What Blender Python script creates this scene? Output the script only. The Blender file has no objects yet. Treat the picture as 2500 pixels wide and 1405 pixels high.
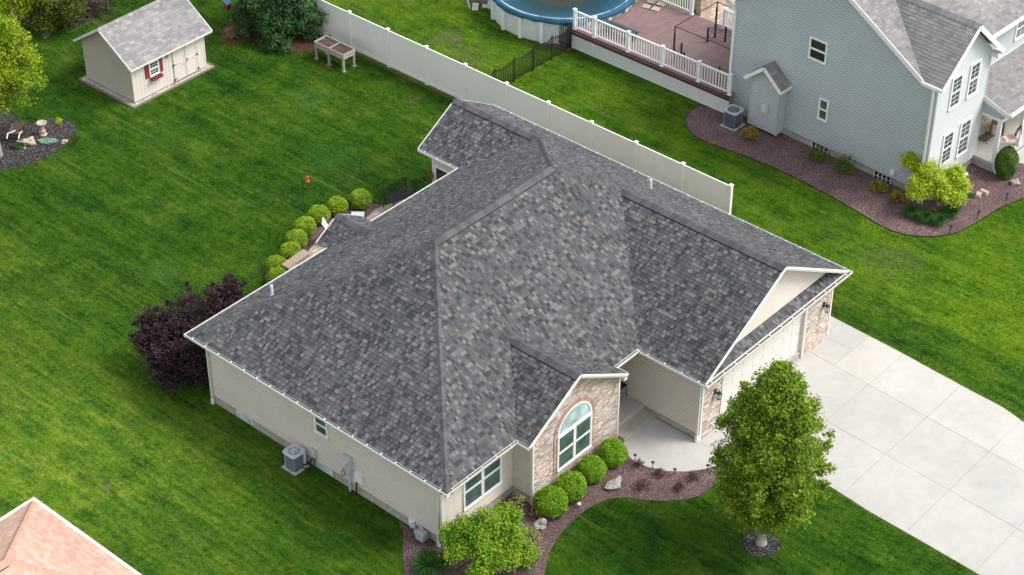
import bpy, math, random
import numpy as np
from mathutils import Vector, Matrix
D, S = bpy.data, bpy.context.scene
COL = S.collection
R = math.radians

# ------------------------------------------------------------------ camera, sky, sun, exposure
W0, F0 = 2500.0, 4860.0
YAW, PIT, ROL = R(41.11), R(36.66), R(0.22)
_f = Vector((math.cos(YAW)*math.cos(PIT), math.sin(YAW)*math.cos(PIT), -math.sin(PIT)))
_r0 = Vector((math.sin(YAW), -math.cos(YAW), 0)); _u0 = _r0.cross(_f)
_r = _r0*math.cos(ROL)+_u0*math.sin(ROL); _u = -_r0*math.sin(ROL)+_u0*math.cos(ROL)
CAMLOC = Vector((-32.79, -31.47, 44.0))
cam_d = D.cameras.new('camera'); cam = D.objects.new('camera', cam_d); COL.objects.link(cam)
cam_d.sensor_width = 36; cam_d.lens = F0/W0*36; cam_d.clip_end = 2000; cam_d.clip_start = 0.5
cam.matrix_world = Matrix(((_r.x, _u.x, -_f.x, CAMLOC.x), (_r.y, _u.y, -_f.y, CAMLOC.y), (_r.z, _u.z, -_f.z, CAMLOC.z), (0, 0, 0, 1)))
S.camera = cam
SUNV = Vector((0.52, -0.62, 1.0)).normalized()          # towards the sun
w = D.worlds.new('World'); S.world = w; w.use_nodes = True
nt = w.node_tree; bg = nt.nodes['Background']
sky = nt.nodes.new('ShaderNodeTexSky'); sky.sky_type = 'NISHITA'; sky.sun_disc = False
sky.sun_elevation = math.asin(SUNV.z); sky.sun_rotation = math.atan2(SUNV.x, SUNV.y)
sky.air_density = 1.0; sky.dust_density = 2.0; sky.ozone_density = 1.0
hs = nt.nodes.new('ShaderNodeHueSaturation'); hs.inputs['Saturation'].default_value = 0.28
nt.links.new(sky.outputs[0], hs.inputs['Color']); nt.links.new(hs.outputs[0], bg.inputs[0]); bg.inputs[1].default_value = 0.15
sun_d = D.lights.new('sun', 'SUN'); sun = D.objects.new('sun', sun_d); COL.objects.link(sun)
sun_d.energy = 1.3; sun_d.angle = R(22); sun_d.color = (1.0, 0.965, 0.91)
sun.rotation_euler = (-SUNV).to_track_quat('-Z', 'Y').to_euler(); sun.location = (20, -20, 60)
S.view_settings.view_transform = 'Standard'; S.view_settings.look = 'None'; S.view_settings.gamma = 1
S.view_settings.exposure = 0.97

def G(px, py, z=0.0):
    """ground position (at height z) seen at a photograph pixel; used to read the site plan off the photo"""
    d = _f*1.0 + _r*((px-1250)/F0) - _u*((py-702.5)/F0)
    t = (z-CAMLOC.z)/d.z
    p = CAMLOC+d*t
    return (p.x, p.y)

# ------------------------------------------------------------------ material helpers
def srgb(r, g, b):
    return tuple(((c/255)/12.92 if c/255 <= .04045 else ((c/255+.055)/1.055)**2.4) for c in (r, g, b))+(1,)
def lin(r, g, b): return (r, g, b, 1)
def newmat(name):
    m = D.materials.new(name); m.use_nodes = True
    n = m.node_tree.nodes; l = m.node_tree.links
    return m, n, l, n['Principled BSDF']
def nd(n, t, **k):
    x = n.new(t)
    for a, b in k.items(): setattr(x, a, b)
    return x
def ramp(n, stops, interp='LINEAR'):
    x = n.new('ShaderNodeValToRGB'); x.color_ramp.interpolation = interp
    e = x.color_ramp.elements
    while len(e) > 1: e.remove(e[-1])
    e[0].position = stops[0][0]; e[0].color = stops[0][1]
    for p, c in stops[1:]:
        q = e.new(p); q.color = c
    return x
def math_(n, l, op, a, b=None):
    x = n.new('ShaderNodeMath'); x.operation = op
    for i, v in enumerate((a, b)):
        if v is None: continue
        if isinstance(v, (int, float)): x.inputs[i].default_value = v
        else: l.new(v, x.inputs[i])
    return x.outputs[0]
def sc(c, k): return (min(c[0]*k, .95), min(c[1]*k, .95), min(c[2]*k, .95), 1)

def plain(name, col, rough=.6, var=.08, scale=6, bump=0, bscale=60, metal=0, spec=.4, big=0.0):
    m, n, l, p = newmat(name)
    tc = nd(n, 'ShaderNodeTexCoord')
    no = nd(n, 'ShaderNodeTexNoise'); no.inputs['Scale'].default_value = scale; no.inputs['Detail'].default_value = 6
    no.inputs['Roughness'].default_value = .65
    l.new(tc.outputs['Object'], no.inputs['Vector'])
    rp = ramp(n, [(.3, sc(col, 1-var)), (.7, sc(col, 1+var))]); l.new(no.outputs[0], rp.inputs[0])
    out = rp.outputs[0]
    if big:
        n2 = nd(n, 'ShaderNodeTexNoise'); n2.inputs['Scale'].default_value = .45; n2.inputs['Detail'].default_value = 4
        l.new(tc.outputs['Object'], n2.inputs['Vector'])
        r2 = ramp(n, [(.35, (1-big,)*3+(1,)), (.65, (1+big*.3,)*3+(1,))]); l.new(n2.outputs[0], r2.inputs[0])
        mx = nd(n, 'ShaderNodeMixRGB', blend_type='MULTIPLY'); mx.inputs[0].default_value = 1
        l.new(out, mx.inputs[1]); l.new(r2.outputs[0], mx.inputs[2]); out = mx.outputs[0]
    l.new(out, p.inputs['Base Color'])
    p.inputs['Roughness'].default_value = rough; p.inputs['Metallic'].default_value = metal
    p.inputs['Specular IOR Level'].default_value = spec
    if bump:
        nb = nd(n, 'ShaderNodeTexNoise'); nb.inputs['Scale'].default_value = bscale; nb.inputs['Detail'].default_value = 3
        l.new(tc.outputs['Object'], nb.inputs['Vector'])
        b = nd(n, 'ShaderNodeBump'); b.inputs['Strength'].default_value = bump; b.inputs['Distance'].default_value = .02
        l.new(nb.outputs[0], b.inputs['Height']); l.new(b.outputs[0], p.inputs['Normal'])
    return m

def cells(name, rowh, cellw, stops, rough=.85, jitter=.5, bump=.5, joint=.06, jointcol=None, distort=0.0, grain=.25, big=.12, vary_row=False):
    """rows of randomly long, randomly coloured pieces in UV metres: shingles, ledge stone, bricks"""
    m, n, l, p = newmat(name)
    uv = nd(n, 'ShaderNodeUVMap'); uv.uv_map = 'UVMap'
    src = uv.outputs[0]
    if distort:
        dn = nd(n, 'ShaderNodeTexNoise'); dn.inputs['Scale'].default_value = 5; dn.inputs['Detail'].default_value = 2
        l.new(src, dn.inputs['Vector'])
        ma = nd(n, 'ShaderNodeVectorMath', operation='MULTIPLY_ADD'); l.new(dn.outputs['Color'], ma.inputs[0])
        ma.inputs[1].default_value = (distort, distort, 0); l.new(src, ma.inputs[2]); src = ma.outputs[0]
    sp = nd(n, 'ShaderNodeSeparateXYZ'); l.new(src, sp.inputs[0])
    v = math_(n, l, 'DIVIDE', sp.outputs[1], rowh)
    row = math_(n, l, 'FLOOR', v); fr = math_(n, l, 'FRACT', v)
    uu = math_(n, l, 'ADD', math_(n, l, 'DIVIDE', sp.outputs[0], cellw), math_(n, l, 'MULTIPLY', row, 7.37))
    cb = nd(n, 'ShaderNodeCombineXYZ'); l.new(uu, cb.inputs[0]); l.new(math_(n, l, 'MULTIPLY', row, 5.0), cb.inputs[1])
    vo = nd(n, 'ShaderNodeTexVoronoi', voronoi_dimensions='2D', feature='F1'); vo.inputs['Scale'].default_value = 1; vo.inputs['Randomness'].default_value = jitter
    l.new(cb.outputs[0], vo.inputs['Vector'])
    wn = nd(n, 'ShaderNodeTexWhiteNoise', noise_dimensions='3D'); l.new(vo.outputs['Color'], wn.inputs['Vector'])
    rp = ramp(n, stops, 'CONSTANT'); l.new(wn.outputs['Value'], rp.inputs[0])
    out = rp.outputs[0]
    # grain + broad tone
    tc = nd(n, 'ShaderNodeTexCoord')
    for s_, a in ((40, grain), (.35, big)):
        if not a: continue
        n2 = nd(n, 'ShaderNodeTexNoise'); n2.inputs['Scale'].default_value = s_; n2.inputs['Detail'].default_value = 4
        l.new(tc.outputs['Object'], n2.inputs['Vector'])
        r2 = ramp(n, [(.3, (1-a,)*3+(1,)), (.7, (1+a*.6,)*3+(1,))]); l.new(n2.outputs[0], r2.inputs[0])
        mx = nd(n, 'ShaderNodeMixRGB', blend_type='MULTIPLY'); mx.inputs[0].default_value = 1
        l.new(out, mx.inputs[1]); l.new(r2.outputs[0], mx.inputs[2]); out = mx.outputs[0]
    h = math_(n, l, 'ADD', math_(n, l, 'MULTIPLY', wn.outputs['Value'], .5), math_(n, l, 'MULTIPLY', math_(n, l, 'SUBTRACT', 1, fr), .35))
    if jointcol:
        ve = nd(n, 'ShaderNodeTexVoronoi', voronoi_dimensions='2D', feature='DISTANCE_TO_EDGE'); ve.inputs['Scale'].default_value = 1; ve.inputs['Randomness'].default_value = jitter
        l.new(cb.outputs[0], ve.inputs['Vector'])
        e1 = math_(n, l, 'LESS_THAN', ve.outputs['Distance'], joint*.5)
        e2 = math_(n, l, 'LESS_THAN', fr, joint*1.6)
        e = math_(n, l, 'MAXIMUM', e1, e2)
        mx = nd(n, 'ShaderNodeMixRGB'); l.new(e, mx.inputs[0]); l.new(out, mx.inputs[1]); mx.inputs[2].default_value = jointcol; out = mx.outputs[0]
        h = math_(n, l, 'SUBTRACT', h, math_(n, l, 'MULTIPLY', e, .8))
    l.new(out, p.inputs['Base Color']); p.inputs['Roughness'].default_value = rough
    p.inputs['Specular IOR Level'].default_value = .25
    b = nd(n, 'ShaderNodeBump'); b.inputs['Strength'].default_value = bump; b.inputs['Distance'].default_value = .02
    l.new(h, b.inputs['Height']); l.new(b.outputs[0], p.inputs['Normal'])
    return m

def leafmat(name, cols, rough=.55, trans=.35, noise=.6):
    m, n, l, p = newmat(name)
    ge = nd(n, 'ShaderNodeNewGeometry')
    tc = nd(n, 'ShaderNodeTexCoord')
    no = nd(n, 'ShaderNodeTexNoise'); no.inputs['Scale'].default_value = 1.6; no.inputs['Detail'].default_value = 3
    l.new(tc.outputs['Object'], no.inputs['Vector'])
    f = math_(n, l, 'ADD', math_(n, l, 'MULTIPLY', ge.outputs['Random Per Island'], 1-noise), math_(n, l, 'MULTIPLY', math_(n, l, 'SUBTRACT', math_(n, l, 'MULTIPLY', no.outputs[0], 2.2), .6), noise))
    k = len(cols)
    rp = ramp(n, [(i/(k-1), c) for i, c in enumerate(cols)]); l.new(f, rp.inputs[0])
    l.new(rp.outputs[0], p.inputs['Base Color']); p.inputs['Roughness'].default_value = rough; p.inputs['Specular IOR Level'].default_value = .3
    tr = nd(n, 'ShaderNodeBsdfTranslucent'); l.new(rp.outputs[0], tr.inputs[0])
    mx = nd(n, 'ShaderNodeMixShader'); mx.inputs[0].default_value = trans
    l.new(p.outputs[0], mx.inputs[1]); l.new(tr.outputs[0], mx.inputs[2])
    l.new(mx.outputs[0], n['Material Output'].inputs[0])
    return m

def grasscolor(n, l):
    """world-space lawn colour shared by soil sheet and blades"""
    ge = nd(n, 'ShaderNodeNewGeometry')
    pos = ge.outputs['Position']
    def noise(scale, detail=4, vec=None, dist=0):
        x = nd(n, 'ShaderNodeTexNoise'); x.inputs['Scale'].default_value = scale; x.inputs['Detail'].default_value = detail
        x.inputs['Distortion'].default_value = dist
        l.new(vec or pos, x.inputs['Vector']); return x.outputs[0]
    def stretched(sx_, sy_, rot, detail=3, dist=.3):
        mp = nd(n, 'ShaderNodeMapping'); mp.inputs['Rotation'].default_value = (0, 0, R(rot)); mp.inputs['Scale'].default_value = (sx_, sy_, 1)
        l.new(pos, mp.inputs[0]); return noise(1.0, detail, mp.outputs[0], dist)
    st = stretched(1.5, .12, 3); fine = stretched(6.5, .9, 4, 4, .6)     # mower tracks, and the lay of the blades
    a = noise(.20, 5, None, .3); b = noise(.9, 6, None, .5); c = noise(5.0, 5, None, .8)
    def cen(v, k): return math_(n, l, 'MULTIPLY', math_(n, l, 'SUBTRACT', v, .5), k)
    s = math_(n, l, 'ADD', cen(a, .75), cen(b, .8))
    for v, k in ((st, .75), (c, .8), (fine, .9)): s = math_(n, l, 'ADD', s, cen(v, k))
    s = math_(n, l, 'ADD', s, .46)
    rp = ramp(n, GRASS_A); l.new(s, rp.inputs[0])
    rq = ramp(n, GRASS_B); l.new(s, rq.inputs[0])
    sx = nd(n, 'ShaderNodeSeparateXYZ'); l.new(pos, sx.inputs[0])
    side = nd(n, 'ShaderNodeMapRange'); l.new(sx.outputs[0], side.inputs[0]); side.inputs[1].default_value = 20.1; side.inputs[2].default_value = 20.5
    mx = nd(n, 'ShaderNodeMixRGB'); l.new(side.outputs[0], mx.inputs[0]); l.new(rp.outputs[0], mx.inputs[1]); l.new(rq.outputs[0], mx.inputs[2])
    out = mx.outputs[0]
    # drier olive drifts and cooler blue-green drifts
    hue = math_(n, l, 'ADD', cen(noise(.33, 6, None, .8), 1.0), cen(noise(2.2, 5, None, .5), .6))
    for lo, hi, col, amt in ((.06, .30, lin(.110, .160, .016), .32), (-.06, -.30, lin(.022, .120, .014), .38)):
        mr = nd(n, 'ShaderNodeMapRange'); l.new(hue, mr.inputs[0]); mr.inputs[1].default_value = lo; mr.inputs[2].default_value = hi; mr.inputs[3].default_value = 0; mr.inputs[4].default_value = amt
        cc = nd(n, 'ShaderNodeMixRGB', blend_type='MULTIPLY'); cc.inputs[0].default_value = 0
        m3 = nd(n, 'ShaderNodeMixRGB'); l.new(mr.outputs[0], m3.inputs[0]); l.new(out, m3.inputs[1])
        vv = nd(n, 'ShaderNodeMixRGB', blend_type='MULTIPLY'); vv.inputs[0].default_value = 1; vv.inputs[1].default_value = col
        k4 = ramp(n, [(.1, (.45, .45, .45, 1)), (.9, (1.35, 1.35, 1.35, 1))]); l.new(s, k4.inputs[0]); l.new(k4.outputs[0], vv.inputs[2]); l.new(vv.outputs[0], m3.inputs[2]); out = m3.outputs[0]
    # stretches of lawn that are lusher, drier or darker as a whole
    for (px, py, r_, g_) in ((120, 1190, 9.0, (2.5, 1.85, 2.4)), (-40, 760, 6.0, (1.5, 1.25, 1.4)), (2330, 780, 7.5, (1.45, 1.28, 1.2)), (1080, 60, 7, (1.25, 1.12, 1.1)), (1500, 1330, 4.5, (.80, .88, .85)), (330, 1330, 3.0, (.95, .95, .95)), (1000, 1120, 2.2, (.7, .78, .8))):
        x, y = G(px, py)
        vm = nd(n, 'ShaderNodeVectorMath', operation='DISTANCE'); l.new(pos, vm.inputs[0]); vm.inputs[1].default_value = (x, y, 0)
        dd = math_(n, l, 'ADD', vm.outputs['Value'], cen(b, r_*.8)); mr = nd(n, 'ShaderNodeMapRange'); l.new(dd, mr.inputs[0]); mr.inputs[1].default_value = r_; mr.inputs[2].default_value = r_*.35; mr.inputs[3].default_value = 0; mr.inputs[4].default_value = 1
        m7 = nd(n, 'ShaderNodeMixRGB', blend_type='MULTIPLY'); l.new(mr.outputs[0], m7.inputs[0]); l.new(out, m7.inputs[1]); m7.inputs[2].default_value = (*g_, 1); out = m7.outputs[0]
    # dry strip the trimmer leaves under the fence
    fx = math_(n, l, 'ABSOLUTE', math_(n, l, 'SUBTRACT', sx.outputs[0], 20.22)); fm = nd(n, 'ShaderNodeMapRange'); l.new(math_(n, l, 'ADD', fx, cen(c, .25)), fm.inputs[0]); fm.inputs[1].default_value = .22; fm.inputs[2].default_value = .08; fm.inputs[3].default_value = 0; fm.inputs[4].default_value = .65
    fy_ = math_(n, l, 'GREATER_THAN', sx.outputs[1], 3.8)
    m6 = nd(n, 'ShaderNodeMixRGB'); l.new(math_(n, l, 'MULTIPLY', fm.outputs[0], fy_), m6.inputs[0]); l.new(out, m6.inputs[1]); m6.inputs[2].default_value = lin(.20, .19, .07); out = m6.outputs[0]
    # pale wheel lines left by the mower on the west and street lawns
    wl = stretched(9.0, .10, 3, 1, .15); wm = noise(.16, 2, None, .2)
    w1 = nd(n, 'ShaderNodeMapRange'); l.new(wl, w1.inputs[0]); w1.inputs[1].default_value = .60; w1.inputs[2].default_value = .70
    w2 = nd(n, 'ShaderNodeMapRange'); l.new(wm, w2.inputs[0]); w2.inputs[1].default_value = .44; w2.inputs[2].default_value = .58; w2.inputs[4].default_value = .55
    m5 = nd(n, 'ShaderNodeMixRGB'); l.new(math_(n, l, 'MULTIPLY', w1.outputs[0], w2.outputs[0]), m5.inputs[0]); l.new(out, m5.inputs[1]); m5.inputs[2].default_value = lin(.16, .24, .07); out = m5.outputs[0]
    # lush blue-green rings and pale worn spots
    def spot(cx, cy, r, col, amt, soft=.6):
        nonlocal out
        vm = nd(n, 'ShaderNodeVectorMath', operation='DISTANCE'); l.new(pos, vm.inputs[0]); vm.inputs[1].default_value = (cx, cy, 0)
        dd = math_(n, l, 'ADD', vm.outputs['Value'], math_(n, l, 'MULTIPLY', math_(n, l, 'SUBTRACT', b, .5), r*2.2))
        mr = nd(n, 'ShaderNodeMapRange'); l.new(dd, mr.inputs[0]); mr.inputs[1].default_value = r; mr.inputs[2].default_value = r*(1-soft)
        mr.inputs[3].default_value = 0; mr.inputs[4].default_value = amt
        m2 = nd(n, 'ShaderNodeMixRGB'); l.new(mr.outputs[0], m2.inputs[0]); l.new(out, m2.inputs[1]); m2.inputs[2].default_value = col; out = m2.outputs[0]
    for (px, py, r_, col, amt) in ((762, 240, 1.0, lin(.085, .20, .035), .5), (758, 244, .45, lin(.020, .105, .012), .6), (820, 385, 1.5, lin(.045, .15, .018), .45), (395, 660, .8, lin(.085, .19, .035), .5), (410, 340, 1.3, lin(.05, .13, .015), .4),
                                 (1090, 95, .9, lin(.17, .19, .07), .6), (1140, 140, 1.3, lin(.15, .18, .06), .5), (1010, 240, .5, lin(.15, .14, .05), .4), (850, 150, .5, lin(.15, .14, .05), .3),
                                 (100, 1135, .22, lin(.26, .20, .10), .45), (262, 1190, .2, lin(.28, .22, .12), .5), (10, 1095, .25, lin(.28, .2, .1), .5), (2170, 640, 1.6, lin(.16, .22, .05), .35), (1850, 400, 2, lin(.09, .17, .02), .3)):
        x, y = G(px, py); spot(x, y, r_, col, amt)
    return out, c
# dark shade-green through mid to light lime, two lawns
GRASS_A = [(0.05, lin(.013, .050, .004)), (.30, lin(.032, .100, .006)), (.50, lin(.052, .136, .007)), (.72, lin(.088, .180, .011)), (1.0, lin(.160, .235, .032))]
GRASS_B = [(0.05, lin(.025, .082, .005)), (.30, lin(.055, .147, .006)), (.50, lin(.090, .198, .007)), (.72, lin(.132, .245, .012)), (1.0, lin(.200, .285, .040))]
def lawnmat():
    m, n, l, p = newmat('lawn_grass')
    out, c = grasscolor(n, l)
    mx = nd(n, 'ShaderNodeMixRGB', blend_type='MULTIPLY'); mx.inputs[0].default_value = 1; l.new(out, mx.inputs[1])
    tc = nd(n, 'ShaderNodeTexNoise'); tc.inputs['Scale'].default_value = 28; tc.inputs['Detail'].default_value = 5
    ge = nd(n, 'ShaderNodeNewGeometry'); l.new(ge.outputs['Position'], tc.inputs['Vector'])
    r2 = ramp(n, [(.3, (.36, .36, .40, 1)), (.7, (1.0, .97, 1.05, 1))]); l.new(tc.outputs[0], r2.inputs[0]); l.new(r2.outputs[0], mx.inputs[2])
    l.new(mx.outputs[0], p.inputs['Base Color']); p.inputs['Roughness'].default_value = .95; p.inputs['Specular IOR Level'].default_value = .1
    return m
def blademat():
    m, n, l, p = newmat('grass_blade')
    out, c = grasscolor(n, l)
    ge = nd(n, 'ShaderNodeNewGeometry')
    r2 = ramp(n, [(0, (.62, .70, .60, 1)), (.5, (1.0, 1.0, 1.0, 1)), (1, (1.55, 1.38, 1.45, 1))]); l.new(ge.outputs['Random Per Island'], r2.inputs[0])
    mx = nd(n, 'ShaderNodeMixRGB', blend_type='MULTIPLY'); mx.inputs[0].default_value = 1; l.new(out, mx.inputs[1]); l.new(r2.outputs[0], mx.inputs[2])
    l.new(mx.outputs[0], p.inputs['Base Color']); p.inputs['Roughness'].default_value = .7; p.inputs['Specular IOR Level'].default_value = .15
    tr = nd(n, 'ShaderNodeBsdfTranslucent'); l.new(mx.outputs[0], tr.inputs[0])
    ms = nd(n, 'ShaderNodeMixShader'); ms.inputs[0].default_value = .3
    l.new(p.outputs[0], ms.inputs[1]); l.new(tr.outputs[0], ms.inputs[2]); l.new(ms.outputs[0], n['Material Output'].inputs[0])
    return m
def speckle(name, stops, scale=38, rough=.95, bump=.9, big=.2):
    """loose stones or bark chips"""
    m, n, l, p = newmat(name)
    tc = nd(n, 'ShaderNodeTexCoord')
    vo = nd(n, 'ShaderNodeTexVoronoi'); vo.inputs['Scale'].default_value = scale; l.new(tc.outputs['Object'], vo.inputs['Vector'])
    wn = nd(n, 'ShaderNodeTexWhiteNoise'); l.new(vo.outputs['Color'], wn.inputs['Vector'])
    rp = ramp(n, stops, 'CONSTANT'); l.new(wn.outputs['Value'], rp.inputs[0]); out = rp.outputs[0]
    n2 = nd(n, 'ShaderNodeTexNoise'); n2.inputs['Scale'].default_value = 1.1; n2.inputs['Detail'].default_value = 6; l.new(tc.outputs['Object'], n2.inputs['Vector'])
    r2 = ramp(n, [(.3, (1-big,)*3+(1,)), (.7, (1+big,)*3+(1,))]); l.new(n2.outputs[0], r2.inputs[0])
    mx = nd(n, 'ShaderNodeMixRGB', blend_type='MULTIPLY'); mx.inputs[0].default_value = 1
    l.new(out, mx.inputs[1]); l.new(r2.outputs[0], mx.inputs[2])
    l.new(mx.outputs[0], p.inputs['Base Color']); p.inputs['Roughness'].default_value = rough; p.inputs['Specular IOR Level'].default_value = .15
    b = nd(n, 'ShaderNodeBump'); b.inputs['Strength'].default_value = bump; b.inputs['Distance'].default_value = .03
    b.invert = True
    l.new(vo.outputs['Distance'], b.inputs['Height']); l.new(b.outputs[0], p.inputs['Normal'])
    return m
def glassmat(name, col, rough=.08):
    m, n, l, p = newmat(name)
    tc = nd(n, 'ShaderNodeTexCoord'); no = nd(n, 'ShaderNodeTexNoise'); no.inputs['Scale'].default_value = 2.5
    l.new(tc.outputs['Object'], no.inputs['Vector'])
    rp = ramp(n, [(.35, sc(col, .75)), (.65, sc(col, 1.25))]); l.new(no.outputs[0], rp.inputs[0]); l.new(rp.outputs[0], p.inputs['Base Color'])
    p.inputs['Roughness'].default_value = rough; p.inputs['Specular IOR Level'].default_value = .35
    return m

def sidingmat(name, col, step=.115, lap_shade=.80):
    """vinyl with the shade line under every lap painted along its butt edge (UV v runs up the wall in metres)"""
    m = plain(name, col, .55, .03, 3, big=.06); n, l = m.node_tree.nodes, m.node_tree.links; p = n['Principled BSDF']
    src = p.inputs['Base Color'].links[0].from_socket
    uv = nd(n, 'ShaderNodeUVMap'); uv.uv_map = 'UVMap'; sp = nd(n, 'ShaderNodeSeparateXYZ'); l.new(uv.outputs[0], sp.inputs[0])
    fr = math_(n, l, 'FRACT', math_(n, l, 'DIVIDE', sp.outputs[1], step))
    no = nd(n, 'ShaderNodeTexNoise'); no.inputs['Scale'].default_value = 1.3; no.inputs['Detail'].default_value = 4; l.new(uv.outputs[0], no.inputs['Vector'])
    ed = math_(n, l, 'LESS_THAN', fr, .34)  # lap shadow put into the colour, uneven in strength
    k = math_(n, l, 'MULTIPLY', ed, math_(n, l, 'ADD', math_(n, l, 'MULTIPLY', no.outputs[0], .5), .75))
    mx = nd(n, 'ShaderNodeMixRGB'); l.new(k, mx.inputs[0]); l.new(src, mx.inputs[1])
    mu = nd(n, 'ShaderNodeMixRGB', blend_type='MULTIPLY'); mu.inputs[0].default_value = 1; l.new(src, mu.inputs[1]); mu.inputs[2].default_value = (lap_shade, lap_shade*.99, lap_shade*.97, 1)
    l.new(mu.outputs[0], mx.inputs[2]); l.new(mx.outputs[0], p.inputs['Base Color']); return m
M = {}
SH = [(0, lin(.046, .049, .053)), (.16, lin(.070, .073, .078)), (.36, lin(.098, .102, .108)), (.52, lin(.084, .092, .101)), (.66, lin(.104, .097, .096)), (.78, lin(.133, .134, .137)), (.89, lin(.176, .169, .166))]
M['shingle'] = cells('charcoal_shingles', .143, .115, SH, bump=.7, jitter=.75)
M['cap'] = cells('ridge_cap_shingles', .2, .6, [(0, lin(.082, .085, .090)), (.4, lin(.098, .102, .108)), (.75, lin(.118, .117, .120))], bump=.3, big=.15)
M['shingle_shed'] = cells('weathered_grey_shingles', .143, .30, [(0, lin(.24, .23, .225)), (.3, lin(.28, .27, .262)), (.6, lin(.305, .295, .29)), (.85, lin(.345, .33, .318))], bump=.4, jitter=1)
M['shingle_taupe'] = cells('taupe_shingles', .143, .26, [(0, lin(.215, .205, .20)), (.2, lin(.25, .24, .232)), (.6, lin(.275, .262, .255)), (.9, lin(.31, .298, .29))], bump=.5, jitter=.6)
M['shingle_pink'] = cells('salmon_shingles', .143, .24, [(0, lin(.50, .315, .235)), (.25, lin(.54, .35, .265)), (.6, lin(.565, .38, .29)), (.85, lin(.60, .42, .335))], bump=.25, jitter=1)
M['cap_pink'] = cells('salmon_ridge_caps', .2, .5, [(0, lin(.50, .31, .23)), (.5, lin(.53, .335, .25))], bump=.3)
M['stone'] = cells('ledge_stone', .07, .22, [(0, lin(.56, .47, .40)), (.18, lin(.68, .60, .53)), (.36, lin(.50, .31, .23)), (.48, lin(.64, .43, .32)), (.60, lin(.36, .31, .28)), (.68, lin(.74, .68, .62)), (.88, lin(.58, .49, .45))], bump=1.0, jitter=1, joint=.05, jointcol=lin(.30, .24, .21), distort=.06, grain=.3)
M['brick'] = cells('red_brick', .1, .24, [(0, lin(.40, .23, .17)), (.4, lin(.48, .29, .22)), (.7, lin(.55, .37, .29))], bump=.6, jitter=.2, joint=.1, jointcol=lin(.45, .38, .33))
M['buff_brick'] = cells('buff_brick', .08, .22, [(0, lin(.50, .38, .30)), (.4, lin(.58, .46, .37)), (.7, lin(.66, .55, .46))], bump=.5, jitter=.2, joint=.1, jointcol=lin(.45, .38, .33))
M['paver'] = cells('buff_pavers', .2, .3, [(0, lin(.47, .36, .28)), (.4, lin(.55, .43, .34)), (.7, lin(.60, .49, .40))], bump=.4, jitter=.3, joint=.08, jointcol=lin(.26, .2, .16))
M['block'] = cells('concrete_block', .2, .4, [(0, lin(.40, .38, .33)), (.5, lin(.46, .43, .38))], bump=.4, jitter=.1, joint=.05, jointcol=lin(.30, .28, .25), big=.3)
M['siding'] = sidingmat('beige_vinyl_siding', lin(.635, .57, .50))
M['siding_dk'] = plain('tan_vinyl_siding', lin(.40, .335, .27), .55, .03, 3)
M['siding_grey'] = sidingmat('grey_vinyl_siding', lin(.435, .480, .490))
M['siding_lt'] = sidingmat('sunlit_grey_vinyl_siding', lin(.54, .56, .57), lap_shade=.88)  # lit copy of the grey siding, sunlight painted into the colour
M['white'] = plain('white_vinyl', lin(.80, .80, .78), .45, .03, 4)
M['cream'] = plain('cream_trim', lin(.79, .75, .685), .5, .03, 4)
M['alu'] = plain('aged_gutter_aluminium', lin(.62, .60, .56), .5, .12, 8)
M['fence'] = plain('almond_vinyl', lin(.86, .845, .785), .5, .02, 2, big=.03)
M['found'] = plain('rough_concrete_foundation', lin(.43, .40, .35), .9, .25, 5, .3, 30, big=.2)
M['conc'] = plain('pale_concrete', lin(.51, .485, .44), .85, .06, 2.2, .1, 80, big=.09)
M['conc2'] = plain('grey_concrete', lin(.47, .455, .42), .85, .06, 2.2, .1, 80, big=.08)
M['joint'] = plain('joint_sand', lin(.40, .385, .35), .95, .2, 10)
M['glass'] = glassmat('window_glass_green', lin(.070, .118, .100), .2)
M['glass_dk'] = glassmat('window_glass_dark', lin(.02, .026, .03), .15)
M['glass_pale'] = glassmat('shaded_arch_glass', lin(.42, .55, .53), .2)
M['curtain'] = glassmat('window_glass_curtain', lin(.075, .088, .10), .2)
M['black'] = plain('black_metal', lin(.018, .018, .02), .45, .2, 10)
M['bronze'] = plain('dark_bronze_metal', lin(.035, .024, .022), .5, .2, 10)
M['acgrey'] = plain('grey_metal', lin(.40, .43, .46), .45, .06, 5)
M['actop'] = plain('light_grey_metal', lin(.58, .61, .64), .4, .05, 5)
M['coil'] = plain('dark_coil', lin(.035, .05, .065), .5, .2, 30)
M['meter'] = plain('meter_grey', lin(.48, .53, .54), .5, .06, 5)
M['deck'] = plain('red_brown_deck_board', lin(.225, .145, .137), .75, .15, 3, .1, 30, big=.12)
M['deck_dk'] = plain('dark_fascia_board', lin(.085, .038, .035), .6, .1, 3)
M['wood_old'] = plain('weathered_wood', lin(.38, .35, .31), .9, .22, 9, .3, 30)
M['soil'] = speckle('garden_soil', [(0, lin(.05, .035, .03)), (.4, lin(.11, .075, .06)), (.8, lin(.2, .15, .12))], 45)
M['lava'] = speckle('red_lava_rock', [(0, lin(.090, .050, .050)), (.2, lin(.138, .084, .083)), (.55, lin(.188, .125, .122)), (.82, lin(.250, .178, .172)), (.95, lin(.35, .28, .27))], 40)
M['darkmulch'] = speckle('dark_mulch', [(0, lin(.02, .018, .018)), (.3, lin(.05, .045, .045)), (.7, lin(.09, .08, .08)), (.93, lin(.22, .20, .19))], 26)
M['rustmulch'] = speckle('rust_mulch', [(0, lin(.05, .025, .018)), (.3, lin(.12, .05, .033)), (.7, lin(.17, .08, .055)), (.95, lin(.30, .2, .15))], 30)
M['litter'] = speckle('leaf_litter', [(0, lin(.10, .06, .04)), (.3, lin(.22, .15, .10)), (.7, lin(.33, .24, .17)), (.92, lin(.45, .36, .28))], 16)
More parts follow.
